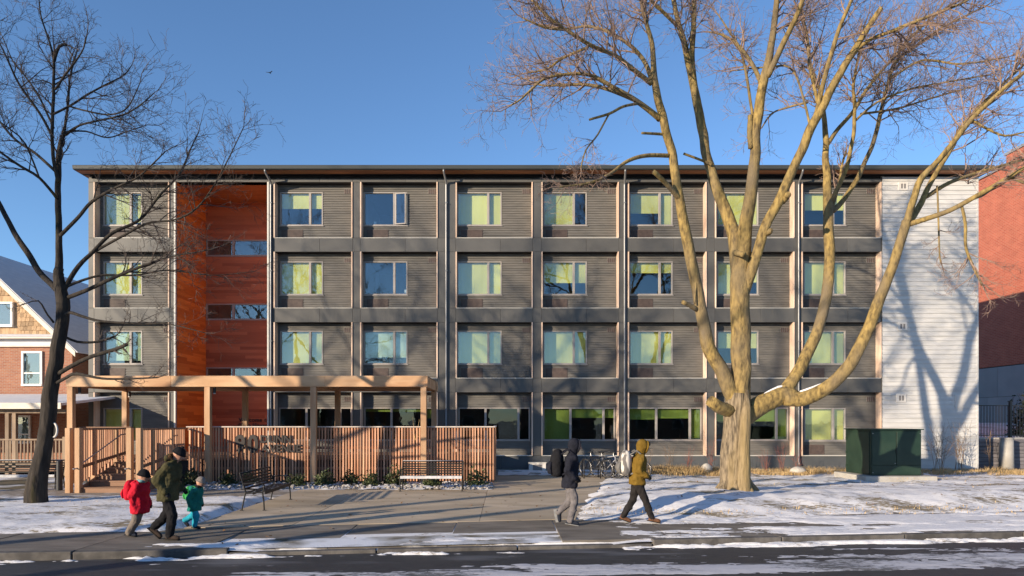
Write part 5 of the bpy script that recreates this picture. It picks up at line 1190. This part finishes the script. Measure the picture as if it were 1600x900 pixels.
def headwear(t, K, kind, m, m2=None):
    hc,hr,face,up = K['hc'],K['hr'],K['face'],K['up']; side = Vector((0,1,0)); q = MB()
    def at(a,b,c): return hc+face*a*hr+side*b*hr+up*c*hr
    if kind == 'beanie':
        rings = [(.02,1.0,.86),(.2,1.04,.9),(.5,.98,.85),(.85,.8,.68),(1.1,.5,.42),(1.22,.16,.14)]
        n_ = 16; b0 = len(q.v)
        for z,rx,ry in rings:
            for j in range(n_):
                a = 2*math.pi*j/n_; q.v.append(tuple(at(rx*math.cos(a)-.06*z,ry*math.sin(a),z+.12*math.cos(a)*0)))
        for i in range(len(rings)-1):
            for j in range(n_): a = b0+i*n_+j; c = b0+i*n_+(j+1) % n_; q.f.append((a,c,c+n_,a+n_))
        q.f.append(tuple(b0+j for j in range(n_-1,-1,-1))); q.f.append(tuple(b0+(len(rings)-1)*n_+j for j in range(n_)))
        o = q.build('beanie', m, t, smooth=True)
        c_ = MB(); pts = [at(1.05*math.cos(2*math.pi*k/16)-.01,.91*math.sin(2*math.pi*k/16),.12) for k in range(17)]; c_.tube(pts, .12*hr, 6, False); c_.build('cuff', m2 or m, o, smooth=True)
        return o
    if kind == 'hood_up':
        q.ball(at(-.18,0,.15), 1.18*hr, 1.06*hr, 1.28*hr, 16, 10); q.capsule(at(-.25,0,-.5), .95*hr, at(-.2,0,-1.1), .85*hr, 14); q.capsule(at(-.6,0,.7), .45*hr, at(-.95,0,.55), .3*hr, 10)
        o = remesh(q.build('hood', m, t, smooth=True), .012, 3)
        c_ = MB(); pts = [at(.72-.12*math.cos(a)**2, .86*math.sin(a), .1+1.05*math.cos(a)) for a in [2*math.pi*k/20 for k in range(21)]]; c_.tube(pts, .17*hr, 8, False, rough=.3); c_.build('hood_rim', m2 or m, o, smooth=True)
        # the face looks out in front of the hood
        f_ = MB(); f_.ball(at(.42,0,.05), .66*hr, .68*hr, .9*hr, 14, 10); f_.capsule(at(1.0,0,.1), .1*hr, at(1.16,0,-.2), .15*hr, 8); remesh(f_.build('face', M['skin'], t, smooth=True), .009, 2)
        g_ = MB()
        for sy in (-1,1): g_.ball(at(.98,sy*.27,.14), .09*hr, .12*hr, .09*hr, 8, 6)
        g_.build('eyes', M['black_metal'], t, smooth=True)
        return o
    if kind == 'hood_down':
        q.capsule(at(-1.1,-.7,-1.25), .5*hr, at(-1.1,.7,-1.25), .5*hr, 12); q.capsule(at(-1.1,0,-1.1), .6*hr, at(-1.35,0,-1.7), .4*hr, 12)
        o = remesh(q.build('hood', m, t, smooth=True), .012, 3)
        c_ = MB(); r = random.Random(4)
        for k in range(420):
            a = r.uniform(-2.4,2.4); p = at(-.85-.35*math.cos(a)+.2,1.05*math.sin(a),-.95+.3*math.cos(a)); d = Vector((r.gauss(0,1),r.gauss(0,1),r.gauss(.3,1))).normalized(); c_.tube([p, p+d*.4*hr], [.05*hr,.012*hr], 3, False)
        c_.build('fur_trim', m2, o)
        return o
def backpack(K, t, m, m2, label, sz=1.0, name='backpack'):
    H = K['H']; V = K['V']; c = V((K['sh'][0]+K['ch'][0])/2-.135*sz, (K['sh'][1]+K['ch'][1])/2-.035); M4 = t.location; rz = t.rotation_euler.z
    o = empty(name, (M4.x+c.x*math.cos(rz), M4.y+c.x*math.sin(rz), M4.z+c.z), rz, label, 'backpack'); q = MB()
    h_ = .135*H*sz; q.loft([(-.0,0,-h_,.05*H*sz,.085*H*sz),(-.005*H,0,-h_*.7,.068*H*sz,.098*H*sz),(-.005*H,0,0,.072*H*sz,.1*H*sz),(0,0,h_*.6,.06*H*sz,.092*H*sz),(.01*H,0,h_,.032*H*sz,.06*H*sz)], 16)
    bo_ = q.build('bag', m, o, smooth=True); sb = bo_.modifiers.new('sub','SUBSURF'); sb.levels = 1; sb.render_levels = 1
    k = MB(); k.loft([(-.06*H*sz,0,-h_*.75,.025*H*sz,.07*H*sz),(-.075*H*sz,0,-h_*.3,.03*H*sz,.078*H*sz),(-.06*H*sz,0,h_*.1,.02*H*sz,.07*H*sz)], 14); k.build('pocket', m2, o, smooth=True)
    for sy in (-1,1):
        s = MB(); y = sy*.07*H; s.tube([(.04*H,y,h_*.6),(.12*H,y,h_*.95),(.2*H,y,h_*.55),(.215*H,y*1.05,-.02*H),(.16*H,y*1.2,-h_*.55),(.05*H,y,-h_*.8)], .011*H, 6); s.build('strap', m2, o, smooth=True)
    return o
CL = dict(gloves=cloth('black_gloves',(.02,.02,.022)), mouth=cloth('lips',(.25,.09,.08)), sole=cloth('rubber_sole',(.03,.028,.026)))
olive = cloth('olive_parka',(.045,.042,.022),(.075,.068,.035)); blackw = cloth('black_cloth',(.012,.012,.014)); fur = mat('brown_fur',(.12,.065,.03),(.22,.13,.07),9,rough=.9)
redc = cloth('red_jacket',(.42,.012,.03),(.55,.02,.04)); taupe = cloth('taupe_trousers',(.14,.12,.105)); navy = cloth('navy_boots',(.02,.024,.035)); teal = cloth('teal_jacket',(.012,.12,.105),(.02,.17,.14)); turq = cloth('turquoise_trousers',(.02,.23,.32)); greenb = cloth('green_pack',(.04,.25,.07)); greyw = cloth('grey_wool',(.17,.15,.14))
char = cloth('black_jacket',(.014,.015,.022)); greyt = cloth('grey_trousers',(.125,.115,.118)); must = cloth('mustard_jacket',(.125,.075,.013),(.18,.112,.022)); dkt = cloth('black_trousers',(.02,.018,.018)); brownb = cloth('brown_boots',(.12,.06,.035)); palep = mat('pale_pack',(.13,.12,.115),(.6,.56,.5),5,(1,1,.4),0.85,0.3,30,lo=.46,hi=.52); greyp = cloth('grey_pack',(.13,.125,.12)); tealsc = cloth('teal_scarf',(.15,.3,.32)); white = cloth('white_rubber',(.2,.2,.2)); brownd = cloth('dark_boots',(.04,.03,.025)); hairm = mat('dark_hair',(.02,.014,.01),(.04,.03,.02),20,rough=.6)
def place(px, py): s = (py-HOR)/CAM_H; return ((px-VPX)/s, F_PX/s-CAM_D, .012)
# man in olive parka
t, K = person(place(262,843), 1.66, dict(hip=(0,.50),chest=(.035,.70),sh=(.05,.795),neck=(.085,.845),head=(.12,.905),tilt=.5,near=((.075,.27),(.045,.035),(.115,.02)),far=((-.03,.26),(-.175,.10),(-.115,.035)),arm_near=((-.06,.63),(.03,.50)),arm_far=((.0,.62),(.11,.52)),hem=.41,jw=1.12,legw=1.12), dict(CL,jacket=olive,trousers=blackw,shoes=brownd), 'man in olive fur trimmed parka and black beanie walking between two children')
headwear(t, K, 'beanie', blackw); headwear(t, K, 'hood_down', olive, fur); MB().ball(K['hc']+K['up']*K['hr']*1.22, .25*K['hr']).build('bobble', blackw, t, smooth=True)
# child in red
t, K = person(place(214,838), 1.24, dict(hip=(.02,.46),chest=(.05,.66),sh=(.06,.755),neck=(.075,.80),head=(.10,.875),tilt=.25,near=((.02,.24),(-.085,.045),(-.01,.022)),far=((-.03,.24),(-.13,.06),(-.06,.025)),arm_near=((.0,.58),(.03,.42)),arm_far=((.05,.58),(.12,.45)),hem=.33,hemx=.02,jw=1.35,legw=1.4), dict(CL,jacket=redc,trousers=taupe,shoes=navy), 'child in a red jacket and black beanie walking behind the man in olive', True)
headwear(t, K, 'beanie', blackw); MB().tube([K['V'](K['nk'][0]+.045*math.cos(a),K['nk'][1]+.005,.05*math.sin(a)) for a in [2*math.pi*k/12 for k in range(13)]], .026*K['H'], 8, False).build('scarf', tealsc, t, smooth=True)
q = MB().capsule(K['V'](K['sh'][0]-.07,K['sh'][1]+.01,-.05), .05*K['H'], K['V'](K['sh'][0]-.07,K['sh'][1]+.01,.05), .05*K['H']); q.build('hood', redc, t, smooth=True)
backpack(K, t, redc, redc, 'red backpack on the back of the child in red', 1.15)
# child in teal
t, K = person(place(304,826), 1.04, dict(hip=(.0,.44),chest=(.03,.64),sh=(.05,.74),neck=(.075,.785),head=(.115,.865),tilt=.4,near=((.05,.24),(.03,.045),(.105,.022)),far=((-.05,.23),(-.20,.13),(-.155,.06)),arm_near=((-.04,.57),(-.02,.43)),arm_far=((.02,.57),(.08,.45)),hem=.33,jw=1.3,legw=1.35), dict(CL,jacket=teal,trousers=turq,shoes=navy), 'small child in teal jacket and turquoise trousers ahead of the man in olive', True)
headwear(t, K, 'beanie', greyw); q = MB().capsule(K['V'](K['sh'][0]-.08,K['sh'][1]+.01,-.05), .055*K['H'], K['V'](K['sh'][0]-.08,K['sh'][1]+.01,.05), .055*K['H']); q.build('hood', teal, t, smooth=True)
MB().tube([K['V'](K['nk'][0]+.05*math.cos(a),K['nk'][1],.05*math.sin(a)) for a in [2*math.pi*k/12 for k in range(13)]], .026*K['H'], 8, False).build('scarf', blackw, t, smooth=True)
backpack(K, t, greenb, greenb, 'green backpack on the back of the small child in teal', 1.05)
# man in black jacket, hood up
t, K = person(place(890,820), 1.72, dict(hip=(.0,.51),chest=(.02,.71),sh=(.025,.805),neck=(.04,.855),head=(.065,.92),tilt=.15,near=((.055,.285),(.0,.04),(.07,.02)),far=((.02,.275),(-.12,.125),(-.115,.055)),arm_near=((-.04,.64),(.045,.55)),arm_far=((.0,.64),(.09,.54)),hem=.43,jw=1.05,legw=1.05), dict(CL,jacket=char,trousers=greyt,shoes=navy,sole=white), 'man in black hooded jacket and grey trousers walking right')
headwear(t, K, 'hood_up', char)
backpack(K, t, blackw, char, 'large black backpack worn by the man in grey trousers', 1.25)
# man in mustard jacket
t, K = person(place(996,817), 1.70, dict(hip=(-.005,.505),chest=(.01,.71),sh=(.02,.80),neck=(.04,.85),head=(.07,.915),tilt=.2,near=((.085,.275),(.165,.05),(.235,.028)),far=((-.045,.27),(-.165,.055),(-.10,.022)),arm_near=((.0,.64),(.09,.57)),arm_far=((.03,.64),(.11,.57)),hem=.46,jw=1.12), dict(CL,jacket=must,trousers=dkt,shoes=brownb), 'man in mustard hooded jacket and brown boots striding over the snow')
headwear(t, K, 'hood_up', must); MB().ball(K['hc']+K['face']*K['hr']*.72+K['up']*K['hr']*.72, .5*K['hr'], .66*K['hr'], .5*K['hr']).build('hair', hairm, t, smooth=True)
backpack(K, t, palep, greyp, 'pale grey and white backpack worn by the man in mustard', 1.2)
# a bird far up over the roof
bp = P(421.5,114,30); bi = empty('bird', bp, R(75), label='tiny dark bird gliding in the open sky above the roof', cat='bird')
q = MB(); q.tube([(-.3,0,0),(-.15,0,.02),(.1,0,.03),(.28,0,.02),(.34,0,0)], [.01,.06,.08,.05,.01], 8); q.prism([(.15,0,.05),(-.1,0,.05),(-.3,-.62,.12),(-.1,-.6,.13)],(0,0,.015)); q.prism([(.15,0,.05),(-.1,0,.05),(-.3,.62,.12),(-.1,.6,.13)],(0,0,.015)); q.build('body', M['black_metal'], bi, smooth=True); bi.scale = (.5,.5,.5)
